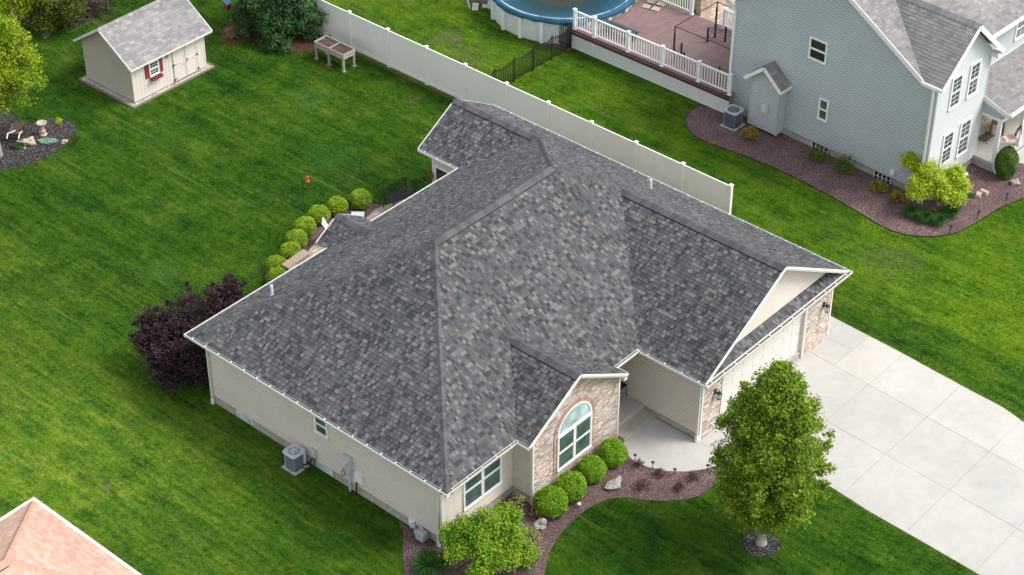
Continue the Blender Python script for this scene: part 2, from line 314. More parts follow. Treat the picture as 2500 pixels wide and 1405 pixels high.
M['gravel'] = speckle('white_gravel', [(0, lin(.28, .26, .23)), (.3, lin(.5, .46, .42)), (.7, lin(.66, .61, .57))], 24)
M['rock'] = plain('tan_boulder', lin(.46, .37, .29), .9, .25, 6, .6, 14)
M['rock_grey'] = plain('grey_boulder', lin(.33, .30, .28), .9, .35, 6, .6, 14)
M['bark'] = plain('grey_bark', lin(.33, .31, .28), .95, .35, 14, .6, 30)
M['barkdk'] = plain('brown_bark', lin(.13, .10, .08), .95, .3, 14, .6, 30)
M['sling'] = plain('white_sling_fabric', lin(.78, .78, .75), .7, .03, 10)
M['red'] = plain('barn_red_paint', lin(.27, .035, .04), .55, .15, 8)
M['redplastic'] = plain('red_plastic', lin(.75, .06, .05), .4, .1, 10)
M['shedwall'] = plain('cream_board_siding', lin(.74, .67, .595), .7, .05, 3, big=.06)
M['shedside'] = plain('shaded_board_siding', lin(.50, .44, .37), .75, .05, 3, big=.06)  # cream boards with shade put into the colour, for sides and seams
M['bluecover'] = plain('blue_vinyl_cover', lin(.10, .25, .42), .35, .25, 3, .5, 6)
M['poolwhite'] = plain('pool_wall_white', lin(.70, .74, .74), .5, .07, 2, big=.08)
M['green_metal'] = plain('dark_green_metal', lin(.02, .06, .04), .5, .1, 10)
M['lawn'] = lawnmat(); M['blade'] = blademat()
L_ = leafmat
M['lf_ball'] = L_('boxwood_leaves', [lin(.07, .17, .008), lin(.17, .35, .012), lin(.30, .50, .025), lin(.42, .60, .06)], noise=.45)
M['lf_ball2'] = L_('spring_boxwood_leaves', [lin(.08, .17, .008), lin(.22, .37, .014), lin(.37, .54, .03), lin(.50, .63, .07)], noise=.45)
M['lf_tree'] = L_('pear_tree_leaves', [lin(.040, .090, .006), lin(.095, .18, .009), lin(.175, .285, .012), lin(.27, .39, .018), lin(.46, .55, .08)], noise=.35)
M['lf_maple'] = L_('lime_maple_leaves', [lin(.05, .14, .012), lin(.14, .30, .015), lin(.30, .45, .02), lin(.48, .55, .05)], noise=.5)
M['lf_maple2'] = L_('chartreuse_leaves', [lin(.17, .28, .014), lin(.34, .48, .02), lin(.52, .63, .04), lin(.66, .70, .10)], noise=.4)
M['lf_yellow'] = L_('yellow_green_leaves', [lin(.07, .14, .008), lin(.19, .31, .010), lin(.33, .43, .012), lin(.46, .52, .03)], noise=.5)
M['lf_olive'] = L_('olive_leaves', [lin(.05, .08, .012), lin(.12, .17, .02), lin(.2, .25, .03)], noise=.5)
M['lf_pine'] = L_('dark_conifer_needles', [lin(.012, .036, .010), lin(.025, .075, .018), lin(.055, .14, .032), lin(.12, .25, .055)], noise=.5, trans=.15)
M['lf_plum'] = L_('purple_plum_leaves', [lin(.012, .007, .008), lin(.030, .015, .018), lin(.058, .027, .033), lin(.115, .055, .065)], noise=.35, trans=.2)
M['lf_thuja'] = L_('arborvitae_foliage', [lin(.03, .07, .006), lin(.07, .14, .01), lin(.13, .22, .02)], noise=.3, trans=.15)
M['lf_blade'] = L_('daylily_leaves', [lin(.012, .06, .008), lin(.035, .13, .015), lin(.08, .22, .03)], noise=.3)
M['lf_red'] = L_('red_tipped_leaves', [lin(.10, .16, .01), lin(.27, .28, .02), lin(.42, .16, .05), lin(.50, .10, .07)], noise=.5)
M['lf_gold'] = L_('golden_spirea_leaves', [lin(.16, .12, .02), lin(.36, .30, .03), lin(.5, .42, .06)], noise=.4)
M['lf_green'] = L_('rose_bush_leaves', [lin(.04, .10, .012), lin(.10, .20, .02), lin(.20, .32, .04)], noise=.5)
M['lf_pink'] = L_('pink_azalea_leaves', [lin(.14, .17, .03), lin(.35, .30, .12), lin(.55, .28, .22)], noise=.4)
M['lf_silver'] = L_('silver_stachys_leaves', [lin(.20, .35, .25), lin(.32, .50, .38), lin(.45, .60, .48)], noise=.3)
M['lf_maroon'] = L_('maroon_barberry_leaves', [lin(.06, .03, .025), lin(.14, .06, .05), lin(.12, .12, .04)], noise=.4)
M['lf_wisp'] = L_('wispy_yellow_leaves', [lin(.22, .26, .08), lin(.40, .42, .16), lin(.5, .5, .22)], noise=.4)

# ------------------------------------------------------------------ object helpers
def thing(name, label, cat, loc=(0, 0, 0), rz=0, group=None, kind=None):
    o = D.objects.new(name, None); COL.objects.link(o); o.empty_display_size = .2
    o.location = loc; o.rotation_euler = (0, 0, rz)
    tag(o, label, cat, group, kind); return o
def tag(o, label=None, cat=None, group=None, kind=None):
    if label: o['label'] = label
    if cat: o['category'] = cat
    if group: o['group'] = group
    if kind: o['kind'] = kind
    return o

def clip(poly, axis, val, keep_ge):
    out = []
    n = len(poly)
    for i in range(n):
        a, b = poly[i], poly[(i+1) % n]
        ia = (a[axis] >= val-1e-9) if keep_ge else (a[axis] <= val+1e-9)
        ib = (b[axis] >= val-1e-9) if keep_ge else (b[axis] <= val+1e-9)
        if ia: out.append(a)
        if ia != ib:
            t = (val-a[axis])/(b[axis]-a[axis]); c = [a[k]+(b[k]-a[k])*t for k in range(2)]; c[axis] = val; out.append(tuple(c))
    r = []
    for p in out:
        if not r or abs(p[0]-r[-1][0])+abs(p[1]-r[-1][1]) > 1e-7: r.append(p)
    if len(r) > 1 and abs(r[0][0]-r[-1][0])+abs(r[0][1]-r[-1][1]) < 1e-7: r.pop()
    return r

class MB:
    def __init__(s): s.v = []; s.f = []; s.uv = []; s.mi = []; s.sm = []
    def face(s, pts, uv=None, mi=0, sm=False):
        b = len(s.v); s.v += [tuple(p) for p in pts]; s.f.append(tuple(range(b, b+len(pts))))
        if uv is None:
            p0 = Vector(pts[0]); nn = Vector((0, 0, 0))
            for i in range(1, len(pts)-1): nn += (Vector(pts[i])-p0).cross(Vector(pts[i+1])-p0)
            a = [abs(c) for c in nn]; k = a.index(max(a))
            uv = [((p[1], p[2]) if k == 0 else (p[0], p[2]) if k == 1 else (p[0], p[1])) for p in pts]
        s.uv.append(uv); s.mi.append(mi); s.sm.append(sm)
    def box(s, x0, x1, y0, y1, z0, z1, mi=0):
        if x0 > x1: x0, x1 = x1, x0
        if y0 > y1: y0, y1 = y1, y0
        if z0 > z1: z0, z1 = z1, z0
        P = [(x0, y0, z0), (x1, y0, z0), (x1, y1, z0), (x0, y1, z0), (x0, y0, z1), (x1, y0, z1), (x1, y1, z1), (x0, y1, z1)]
        for q in ((3, 2, 1, 0), (4, 5, 6, 7), (0, 1, 5, 4), (1, 2, 6, 5), (2, 3, 7, 6), (3, 0, 4, 7)): s.face([P[i] for i in q], mi=mi)
        return s
    def obox(s, p, q, w, h, mi=0, up=(0, 0, 1)):
        """box beam from p to q, width w (sideways) and height h"""
        p, q = Vector(p), Vector(q); d = (q-p).normalized(); sd = d.cross(Vector(up))
        if sd.length < 1e-4: sd = d.cross(Vector((0, 1, 0)))
        sd.normalize(); u = sd.cross(d); a, b = sd*w/2, u*h/2
        A = [p-a-b, p+a-b, p+a+b, p-a+b]; B = [x+(q-p) for x in A]
        s.face(A[::-1], mi=mi); s.face(B, mi=mi)
        for i in range(4): s.face([A[i], A[(i+1) % 4], B[(i+1) % 4], B[i]], mi=mi)
        return s
    def tube(s, pts, r, n=8, mi=0, r2=None, cap=True):
        pts = [Vector(p) for p in pts]; rings = []
        for i, p in enumerate(pts):
            d = (pts[min(i+1, len(pts)-1)]-pts[max(i-1, 0)]).normalized()
            a = d.cross(Vector((0, 0, 1)) if abs(d.z) < .9 else Vector((1, 0, 0))).normalized(); b = d.cross(a)
            rr = r if r2 is None else r+(r2-r)*i/(len(pts)-1)
            rings.append([p+(a*math.cos(t)+b*math.sin(t))*rr for t in [2*math.pi*k/n for k in range(n)]])
        for i in range(len(rings)-1):
            for k in range(n): s.face([rings[i][k], rings[i][(k+1) % n], rings[i+1][(k+1) % n], rings[i+1][k]], mi=mi, sm=True)
        if cap: s.face(rings[0][::-1], mi=mi); s.face(rings[-1], mi=mi)
        return s
    def lathe(s, c, prof, n=24, mi=0, cap=True):
        rs = [[(c[0]+r*math.cos(2*math.pi*k/n), c[1]+r*math.sin(2*math.pi*k/n), c[2]+z) for k in range(n)] for r, z in prof]
        for i in range(len(rs)-1):
            for k in range(n): s.face([rs[i][k], rs[i][(k+1) % n], rs[i+1][(k+1) % n], rs[i+1][k]], mi=mi, sm=True)
        if cap and prof[-1][0] > 1e-3: s.face(rs[-1], mi=mi)
        if prof[0][0] > 1e-3: s.face(rs[0][::-1], mi=mi)
        return s
    def prism(s, poly, z0, z1, mi=0):
        s.face([(x, y, z1) for x, y in poly], mi=mi)
        n = len(poly)
        for i in range(n):
            a, b = poly[i], poly[(i+1) % n]; s.face([(a[0], a[1], z0), (b[0], b[1], z0), (b[0], b[1], z1), (a[0], a[1], z1)], mi=mi)
        return s
    def blob(s, c, rad, seed=0, n=10, amp=.25, mi=0, flat=True):
        rnd = random.Random(seed); off = [rnd.uniform(0, 9) for _ in range(6)]
        def P(i, k):
            th = math.pi*i/n; ph = 2*math.pi*k/(2*n)
            d = Vector((math.sin(th)*math.cos(ph), math.sin(th)*math.sin(ph), math.cos(th)))
            a = 1+amp*(math.sin(d.x*3+off[0])*math.cos(d.y*2.6+off[1])+.6*math.sin(d.z*4+off[2]+d.x*3)+.35*math.sin(d.y*9+off[3])*math.sin(d.x*8+off[4]))
            return (c[0]+d.x*rad[0]*a, c[1]+d.y*rad[1]*a, c[2]+d.z*rad[2]*a)
        for i in range(n):
            for k in range(2*n):
                q = [P(i, k), P(i+1, k), P(i+1, (k+1) % (2*n)), P(i, (k+1) % (2*n))]
                if i == 0: q = [q[0], q[1], q[2]]
                elif i == n-1: q = [q[0], q[1], q[3]]
                s.face(q, mi=mi, sm=not flat)
        return s
    def courses(s, poly3, step, lip, mi=0, udir=None, phase=0.0, cham=None):
        if cham is None: cham = .055 if lip > .012 and abs(step-.115) < 1e-6 else 0
        """overlapping courses (lap siding, shingles) over a planar polygon; u runs level, v up the surface"""
        P = [Vector(p) for p in poly3]; nn = Vector((0, 0, 0))
        for i in range(1, len(P)-1): nn += (P[i]-P[0]).cross(P[i+1]-P[0])
        nn.normalize()
        u = Vector((0, 0, 1)).cross(nn).normalized(); v = nn.cross(u)
        k0 = min(v.dot(p) for p in P)
        o = Vector((0, 0, 0))
        q = [(u.dot(p), v.dot(p)-k0) for p in P]
        base = nn*nn.dot(P[0])+v*k0
        def W(a, b, h): return base+u*a+v*b+nn*h
        top = max(b for a, b in q); k = 0
        while k*step < top-1e-6:
            a0, a1 = k*step, min((k+1)*step, top)
            c = clip(clip(q, 1, a0, True), 1, a1, False)
            if cham and a0+cham < a1:
                # rolled butt edge of a vinyl lap: the lowest strip turns back in
                cc = clip(c, 1, a0+cham, False); c2 = clip(c, 1, a0+cham, True)
                if len(cc) >= 3: s.face([W(a, b, lip*(b-a0)/cham) for a, b in cc], uv=[(a+phase, b) for a, b in cc], mi=mi)
                if len(c2) >= 3: s.face([W(a, b, lip*(1-(b-a0-cham)/(step-cham))) for a, b in c2], uv=[(a+phase, b) for a, b in c2], mi=mi)
            elif len(c) >= 3:
                s.face([W(a, b, lip*(1-(b-a0)/step)) for a, b in c], uv=[(a+phase, b) for a, b in c], mi=mi)
                m = len(c)
                for i in range(m):
                    A, B = c[i], c[(i+1) % m]
                    if abs(A[1]-a0) < 1e-6 and abs(B[1]-a0) < 1e-6:
                        s.face([W(A[0], a0, 0), W(B[0], a0, 0), W(B[0], a0, lip), W(A[0], a0, lip)], uv=[(A[0], a0+.01), (B[0], a0+.01), (B[0], a0+.02), (A[0], a0+.02)], mi=mi)
            k += 1
        return s
    def build(s, name, mats, parent=None, label=None):
        me = D.meshes.new(name)
        me.from_pydata(s.v, [], s.f)
        ul = me.uv_layers.new(name='UVMap')
        ul.data.foreach_set('uv', [c for f in s.uv for p in f for c in p])
        if not isinstance(mats, (list, tuple)): mats = [mats]
        for m in mats: me.materials.append(M[m] if isinstance(m, str) else m)
        me.polygons.foreach_set('material_index', s.mi); me.polygons.foreach_set('use_smooth', s.sm); me.update()
        o = D.objects.new(name, me); COL.objects.link(o)
        if parent: o.parent = parent
        if label: o['label'] = label
        return o

def npmesh(name, verts, nper, mats, parent=None, mi=None, quadsplit=None):
    """verts (N*nper,3) -> N polygons of nper corners"""
    me = D.meshes.new(name); nv = len(verts); nf = nv//nper
    me.vertices.add(nv); me.vertices.foreach_set('co', np.ascontiguousarray(verts, dtype=np.float32).ravel())
    me.loops.add(nv); me.loops.foreach_set('vertex_index', np.arange(nv, dtype=np.int32))
    me.polygons.add(nf); me.polygons.foreach_set('loop_start', np.arange(0, nv, nper, dtype=np.int32))
    if mi is not None: me.polygons.foreach_set('material_index', np.asarray(mi, dtype=np.int32))
    for m in (mats if isinstance(mats, (list, tuple)) else [mats]): me.materials.append(M[m])
    me.update(calc_edges=True); me.validate()
    o = D.objects.new(name, me); COL.objects.link(o)
    if parent: o.parent = parent
    return o
def unit(a): return a/np.maximum(np.linalg.norm(a, axis=1, keepdims=True), 1e-9)
def leafcards(pts, outward, size, rng, up=.5, out=.6, rnd=.9, aspect=1.6):
    """leaf-shaped rhombs at pts"""
    n = len(pts)
    nr = unit(outward*out+np.array([0, 0, up])+rng.normal(size=(n, 3))*rnd*.6)
    t = unit(np.cross(nr, rng.normal(size=(n, 3)))); b = np.cross(nr, t)
    sz = size*rng.uniform(.65, 1.3, (n, 1))
    q = np.empty((n, 4, 3)); q[:, 0] = pts-t*sz*.5*aspect; q[:, 1] = pts+b*sz*.5-nr*sz*.12; q[:, 2] = pts+t*sz*.5*aspect; q[:, 3] = pts-b*sz*.5-nr*sz*.12
    return q.reshape(-1, 3)
def crown(name, parent, mat, clumps, per, size, seed=0, **k):
    """clumps: array (n,4) x,y,z,radius ; leaves gather in each, denser to its outside"""
    rng = np.random.default_rng(seed); cl = np.asarray(clumps); gs = k.pop('gauss', .52)
    c0 = cl[:, :3].mean(0)
    idx = np.repeat(np.arange(len(cl)), per)
    d = unit(rng.normal(size=(len(idx), 3))); rr = rng.uniform(.25, 1, (len(idx), 1))**.6
    gg = np.clip(rng.normal(size=(len(idx), 3)), -2.2, 2.2)*gs if gs else d*rr
    pts = cl[idx, :3]+gg*cl[idx, 3:4]*np.array([1, 1, .85]); pts[:, 2] = np.maximum(pts[:, 2], .03)
    d = unit(gg+d*.2)
    ow = unit(unit(pts-c0)*.5+d*.8)
    return npmesh(name, leafcards(pts, ow, size, rng, **k), 4, mat, parent)
# ------------------------------------------------------------------ ground, beds, paving
def structure(o, name=None): o['kind'] = 'structure'; return o
g = MB()
g.face([(-350, -350, 0), (400, -350, 0), (400, 400, 0), (-350, 400, 0)]); structure(g.build('lawn', 'lawn'))
def smooth_poly(pts, n=6, closed=True):
    """Catmull-Rom through points"""
    out = []; m = len(pts)
    for i in range(m if closed else m-1):
        p = [pts[(i+k) % m] if closed else pts[max(0, min(m-1, i+k))] for k in (-1, 0, 1, 2)]
        for j in range(n):
            t = j/n
            out.append(tuple(.5*((2*p[1][a])+(-p[0][a]+p[2][a])*t+(2*p[0][a]-5*p[1][a]+4*p[2][a]-p[3][a])*t*t+(-p[0][a]+3*p[1][a]-3*p[2][a]+p[3][a])*t**3) for a in range(2)))
    if not closed: out.append(tuple(pts[-1]))
    return out
NOGRASS = []
def bed(name, pts, mat, z=.008, smooth=False, edge=None, wob=0.0, raise_=.0):
    if smooth: pts = smooth_poly(pts)
    if wob:
        rn = random.Random(len(pts)); pts = [(x+rn.uniform(-wob, wob), y+rn.uniform(-wob, wob)) for x, y in pts]
    m = MB(); m.prism(pts, 0, z); NOGRASS.append(pts)
    return structure(m.build(name, mat))
Gs = lambda *p: [G(a, b) for a, b in p]
# front bed in front of the ranch house, its outline read off the photo
fb_out = smooth_poly(Gs((985, 1300), (983, 1350), (988, 1405), (1000, 1500), (1150, 1560), (1300, 1500), (1328, 1405), (1345, 1345), (1378, 1295), (1440, 1240), (1510, 1216), (1600, 1224), (1690, 1217), (1738, 1190), (1752, 1168), (1770, 1140)), 5, False)
fb_in = [(10.2, -4.35), (8.9, -4.12), (8.2, -3.76), (7.6, -3.2), (7.24, -2.4), (7.36, -1.5), (7.69, -1.1), (7.69, -.6), (3.3, -.6), (3.3, .05), (-.05, .05), (-.05, 1.9)]
bed('front_bed', fb_out+fb_in, 'lava', .018)
bed('neighbour_bed', smooth_poly(Gs((1735, 262), (1700, 262), (1675, 290), (1686, 325), (1730, 350), (1800, 376), (1900, 416), (2000, 466), (2100, 522), (2150, 553), (2200, 572), (2250, 579), (2300, 577), (2345, 566), (2400, 535), (2450, 505), (2520, 478), (2620, 440)), 5, False)+Gs((2600, 330), (2480, 380), (2360, 360), (2255, 480), (1785, 262)), 'lava', .018)
bed('left_bed', smooth_poly(Gs((-160, 440), (-60, 435), (0, 420), (60, 405), (120, 381), (165, 352), (188, 318), (172, 297), (120, 290), (60, 300), (0, 262), (-150, 240))), 'darkmulch', .012, wob=.03)
bed('pine_bed', smooth_poly(Gs((540, 85), (550, 103), (575, 107), (615, 99), (640, 118), (680, 126), (730, 127), (775, 117), (774, 95), (762, 78), (700, 20), (600, 10), (555, 60))), 'rustmulch', .012, wob=.03)
bed('brush_ground', smooth_poly(Gs((90, 60), (110, 95), (140, 62), (170, 50), (230, 32), (260, 5), (230, -60), (60, -90), (20, 20))), 'litter', .01, wob=.06)
bed('pool_bed', smooth_poly([G(1178, 12), G(1200, 38), G(1240, 70), G(1285, 97), G(1330, 110), G(1392, 124), (27.2, 17.2), (28.5, 17.5), (28, 20), (27.5, 24.5), (26.9, 24.5)]), 'lava', .012)
bed('mulch_ring', smooth_poly([(6.79+.62*math.cos(a)+.05*math.sin(3*a), -7.42+.60*math.sin(a)) for a in [k*math.pi/6 for k in range(12)]]), 'darkmulch', .02)
ball_bed = smooth_poly(Gs((905, 498), (870, 503), (820, 500), (775, 520), (730, 550), (705, 590), (685, 620), (650, 650), (650, 690)), 5, False)+[(6.0, 12.5), (13.0, 12.5), (12.6, 14.6)]
bed('patio_bed', ball_bed, 'lava', .01)
pt = smooth_poly(Gs((1000, 485), (945, 502), (915, 515), (885, 542), (850, 560), (800, 568), (768, 595), (748, 625), (735, 660)), 5, False)+[(7.0, 11.0), (13.3, 11.0), (13.3, 13.6)]
m = MB(); m.prism(pt, 0, .03); structure(m.build('patio', 'paver')); NOGRASS.append(pt)
# driveway: slabs over a dark joint bed
edgeR = [(18.12, -2.2), (18.05, -3.76), (18.0, -5.12), (17.85, -7.24), (17.76, -8.62), (17.72, -9.76), (17.5, -10.67), (17.3, -11.6), (17.15, -13.0), (17.1, -20)]
edgeL = [(10.45, -2.9), (10.42, -7.7), (10.27, -9.16), (10.22, -10.85), (10.15, -12.55), (10.1, -13.45), (10.0, -20)]
def interp(e, y):
    for a, b in zip(e, e[1:]):
        if b[1] <= y <= a[1]: return a[0]+(b[0]-a[0])*(y-a[1])/(b[1]-a[1])
    return e[0][0] if y > e[0][1] else e[-1][0]
drv = edgeR+edgeL[::-1]
m = MB(); m.prism([(9.3, -2.9), (10.4, -3.0)]+[(17, -2.9)]+[(x+(.0), y) for x, y in edgeR]+[(x, y) for x, y in edgeL[::-1]][:-1]+[(10.4, -4.4), (9.4, -4.2)], 0, .006, 1)
NOGRASS.append([(17.0, -2.0)]+edgeR+edgeL[::-1])
j1 = lambda y: 15.86+(y+2.9)*.062
j2 = lambda y: 13.1+(y+5.6)*.05
ys = [-3.02, -5.62, -8.07, -10.58, -13.15, -15.7, -18.2, -20]
rng_ = random.Random(4)
for i in range(len(ys)-1):
    a, b = ys[i], ys[i+1]; gpp = .0065
    def cell(fa, fb, a, b, mi=0):
        n_ = 5; L1 = [(fa(a+(b-a)*k/n_), a+(b-a)*k/n_) for k in range(n_+1)]; L2 = [(fb(a+(b-a)*k/n_), a+(b-a)*k/n_) for k in range(n_+1)]
        L1 = [(x+gpp, max(min(y, a-gpp), b+gpp)) for x, y in L1]; L2 = [(x-gpp, max(min(y, a-gpp), b+gpp)) for x, y in L2]
        m.prism(L1+L2[::-1], .004, .02+rng_.uniform(0, .003), mi)
    cell(lambda y: interp(edgeL, y), j2, a, b, 2); cell(j2, j1, a, b, 2)
    if i == 0:
        cell(j1, lambda y: 16.95, -3.02, -4.13, 2); cell(lambda y: 16.95, lambda y: interp(edgeR, y), -2.3, -4.13, 2); cell(j1, lambda y: interp(edgeR, y), -4.13, b, 0)
    else: cell(j1, lambda y: interp(edgeR, y), a, b, 0)
structure(m.build('driveway', ['conc', 'joint', 'conc2']))
# walkway
wk = [(9.38, -3.0), (9.38, -1.16), (7.66, -1.16), (7.30, -1.5), (7.16, -2.05), (7.24, -2.5), (7.5, -3.12), (7.9, -3.6), (8.3, -3.92), (8.9, -4.24), (9.38, -4.4)]
m = MB(); m.prism(wk[2:]+[(9.38, -1.16)], 0, .022, 0); m.prism([(9.39, -4.4), (9.9, -4.5), (10.44, -4.55), (10.44, -3.02), (9.39, -3.02)], 0, .02, 0)
structure(m.build('walkway', ['conc2'])); NOGRASS.append(wk); NOGRASS.append([(9.3, -4.5), (10.5, -4.6), (10.5, -2.9), (9.3, -2.9)])
for r_ in ([(-.05, -.05), (17.05, -.05), (17.05, 13), (13.4, 13), (13.4, 11), (-.05, 11)], [(9.3, -3.05), (17.05, -3.05), (17.05, 0), (9.3, 0)], [(3.3, -.7), (7.7, -.7), (7.7, 0), (3.3, 0)], [(26.85, -.9), (40, -1.5), (40, 20), (27.3, 20), (26.9, 10)], [(10.9, 27.8), (15.1, 27.8), (15.1, 31.2), (10.9, 31.2)], [(-30, -20), (-9.2, -20), (-9.2, 8.1), (-30, 8.1)]): NOGRASS.append(r_)

# ------------------------------------------------------------------ window & gutter builders
def frame_axes(face):
    """face 'x-' wall looking to -X (u=+Y?), returns func (u, out, z)->xyz ; face 'y-' wall looking to -Y"""
    kind, val = face
    if kind == 'x-': return lambda u, o, z: (val-o, u, z)
    if kind == 'x+': return lambda u, o, z: (val+o, u, z)
    if kind == 'y-': return lambda u, o, z: (u, val-o, z)
def fbox(m, A, u0, u1, o0, o1, z0, z1, mi=0):
    p = A(u0, o0, z0); q = A(u1, o1, z1); m.box(p[0], q[0], p[1], q[1], p[2], q[2], mi)
def window(parent, face, u0, u1, z0, z1, glass='glass', fr=.07, cols=1, grid=None, out=.035, label=None, fm='white', mull=.09):
    """double-hung window(s): frame part with sash panes as sub-parts"""
    bk = .022
    A = frame_axes((face[0], face[1]+(bk if face[0] == 'x+' else -bk))); m = MB(); o = out
    fbox(m, A, u0-fr, u1+fr, -bk, o, z1, z1+fr); fbox(m, A, u0-fr, u1+fr, -bk, o+.02, z0-fr, z0)
    fbox(m, A, u0-fr, u0, -bk, o, z0, z1); fbox(m, A, u1, u1+fr, -bk, o, z0, z1)
    wdt = (u1-u0-(cols-1)*mull)/cols; panes = []
    for c in range(cols):
        a = u0+c*(wdt+mull); b = a+wdt
        if c: fbox(m, A, a-mull, a, 0, o-.004, z0, z1)
        zm = (z0+z1)/2
        fbox(m, A, a, b, .0, o-.012, zm-.025, zm+.025)
        s_ = .022
        for za, zb, oo in ((z0, zm-.025, .012), (zm+.025, z1, .018)):
            fbox(m, A, a, a+s_, 0, oo+.01, za, zb); fbox(m, A, b-s_, b, 0, oo+.01, za, zb)
            fbox(m, A, a+s_, b-s_, 0, oo+.009, za, za+s_); fbox(m, A, a+s_, b-s_, 0, oo+.009, zb-s_, zb)
            panes.append((a+s_, b-s_, za+s_, zb-s_, oo-.005))
            if grid:
                gx, gz = grid
                for k in range(1, gx): x = a+s_+(b-a-2*s_)*k/gx; fbox(m, A, x-.008, x+.008, 0, oo+.003, za+s_, zb-s_)
                for k in range(1, gz): z = za+s_+(zb-za-2*s_)*k/gz; fbox(m, A, a+s_, b-s_, 0, oo+.0025, z-.008, z+.008)
    f = m.build('window', fm, parent, label)
    g_ = MB()
    for a, b, c, d, oo in panes: fbox(g_, A, a, b, 0, oo, c, d)
    g_.build('glass_pane', glass, f)
    return f
M['gutterin'] = plain('dark_gutter_trough', lin(.20, .19, .175), .9, .3, 5)  # darker tone for the inner faces of the trough
M['step'] = plain('stained_concrete', lin(.42, .385, .33), .9, .15, 3)
def gutter(parent, p, q, outdir, mat='white', hang=.62, w_=.095, h_=.10, hangm='white'):
    """open gutter trough from p to q with hangers"""
    m = MB(); p, q = Vector(p), Vector(q); o = Vector(outdir)
    m.obox(p+Vector((0, 0, -h_+.01))+o*w_/2, q+Vector((0, 0, -h_+.01))+o*w_/2, w_, .012, 2)
    m.obox(p+o*(w_-.008)+Vector((0, 0, -h_/2)), q+o*(w_-.008)+Vector((0, 0, -h_/2)), .016, h_, 0)
    m.obox(p+o*.006+Vector((0, 0, -h_/2-.01)), q+o*.006+Vector((0, 0, -h_/2-.01)), .012, h_, 2)
    L = (q-p).length; k = int(L/hang)
    for i in range(1, k+1):
        c = p+(q-p)*(i-.5)/k; m.obox(c-o*.02+Vector((0, 0, .0)), c+o*(w_)+Vector((0, 0, .0)), .03, .012, 1)
    for e in (p, q): m.obox(e+Vector((0, 0, -h_/2)), e+o*w_+Vector((0, 0, -h_/2)), .012, h_, 0)
    return m.build('gutter', [mat, hangm, 'gutterin'], parent)
def downspout(parent, pts, mat='alu', boot=True, w_=.075):
    m = MB()
    for a, b in zip(pts, pts[1:]):
        m.obox(a, b, w_, w_, 0, up=(1, 0, .01))
    if boot: e = pts[-1]; m.tube([(e[0], e[1], e[2]+.22), (e[0], e[1], e[2])], .07, 10, 1)
    return m.build('downspout', [mat, 'white'], parent)
def ridgecap(parent, p, q, mat='cap', w_=.195, vent=None, th=.02, sag=.58):
    """two-sided cap shingles, overlapping, along a ridge or hip"""
    m = MB(); p, q = Vector(p), Vector(q); d = (q-p); L = d.length; d.normalize()
    side = d.cross(Vector((0, 0, 1))).normalized(); up = side.cross(d).normalized()
    k = max(1, int(L/.22)); dv = up*-.5
    lift = .016 if vent else .012
    for i in range(k):
        a = p+d*(L*i/k); b = p+d*(L*(i+1)/k+.03)
        la, lb = lift+.006, lift+th
        if (q.z-p.z) < 0: la, lb = lb, la
        drop = w_*sag
        for sgn in (-1, 1):
            e0 = side*sgn*w_
            A = [a+up*la, b+up*lb, b+up*(lb-drop)+e0, a+up*(la-drop)+e0]
            if sgn > 0: A = A[::-1]
            m.face(A, uv=[(i*.61, 0), (i*.61+.2, 0), (i*.61+.2, .1), (i*.61, .1)])
        m.face([b+up*lb-side*w_-up*drop, b+up*lb, b+up*lb+side*w_-up*drop, b+up*(lb-.02)+side*w_-up*drop, b+up*(lb-.02), b+up*(lb-.02)-side*w_-up*drop], uv=[(0, 0)]*6)
    if vent:
        for sgn in (-1, 1):
            m.obox(p+side*sgn*(w_-.004)-up*(w_*sag-.012), q+side*sgn*(w_-.004)-up*(w_*sag-.012), .03, .026, 1)
    return m.build('ridge_cap', [mat, 'black'], parent)

# ------------------------------------------------------------------ the ranch house
H = thing('ranch_house', 'single storey ranch house with a mottled charcoal shingle roof, beige siding and stone front', 'house', (0, 0, 0))
PZ, ZE = .585, 2.97
xl, yf, yb, xr = -.38, -.58, 11.2, 17.27
hh = (yb-yf)/2; yr = yf+hh; ZA = ZE+PZ*hh
gxl, gyf = 8.98, -3.38; gx = (gxl+xr)/2; gh = (xr-gxl)/2; ZG = ZE+PZ*gh
ex0, ey = 13.10, 13.3; ex = (ex0+xr)/2; eh = (xr-ex0)/2; ZX = ZE+PZ*eh
ApL = (xl+hh, yr, ZA); ApR = (xr-hh, yr, ZA); GP = (gx, yf+gh, ZG); XP = (ex, yb-eh, ZX)
b0, b1, bf = 2.86, 7.68, -1.12; bx = (b0+b1)/2; bh = (b1-b0)/2; ZB = ZE+PZ*bh; BW = -.86
r = MB(); C_ = lambda *pts: r.courses(pts, .143, .010)
T_ = .03
C_((xl, yf, ZE), (xl+hh, yr, ZA), (xl, yb, ZE)) if False else None
r.courses([(xl, yb, ZE), (xl, yf, ZE), ApL], .143, .010, phase=3.3)
r.courses([(xl, yf, ZE), (b0, yf, ZE), (bx, yf+bh, ZB), (b1, yf, ZE), (gxl, yf, ZE), GP, ApR, ApL], .143, .010, phase=11.7)
r.courses([(gxl, yf, ZE), (gxl, gyf, ZE), (gx, gyf, ZG), GP], .143, .010, phase=21.1)
r.courses([(xr, gyf, ZE), (xr, ey, ZE), (ex, ey, ZX), XP, ApR, GP, (gx, gyf, ZG)], .143, .010, phase=31.9)
r.courses([(ex0, yb, ZE), (xl, yb, ZE), ApL, ApR, XP], .143, .010, phase=45.3)
r.courses([(ex0, ey, ZE), (ex0, yb, ZE), XP, (ex, ey, ZX)], .143, .010, phase=57.7)
r.courses([(b0, yf, ZE), (b0, bf, ZE), (bx, bf, ZB), (bx, yf+bh, ZB)], .143, .010, phase=61.1)
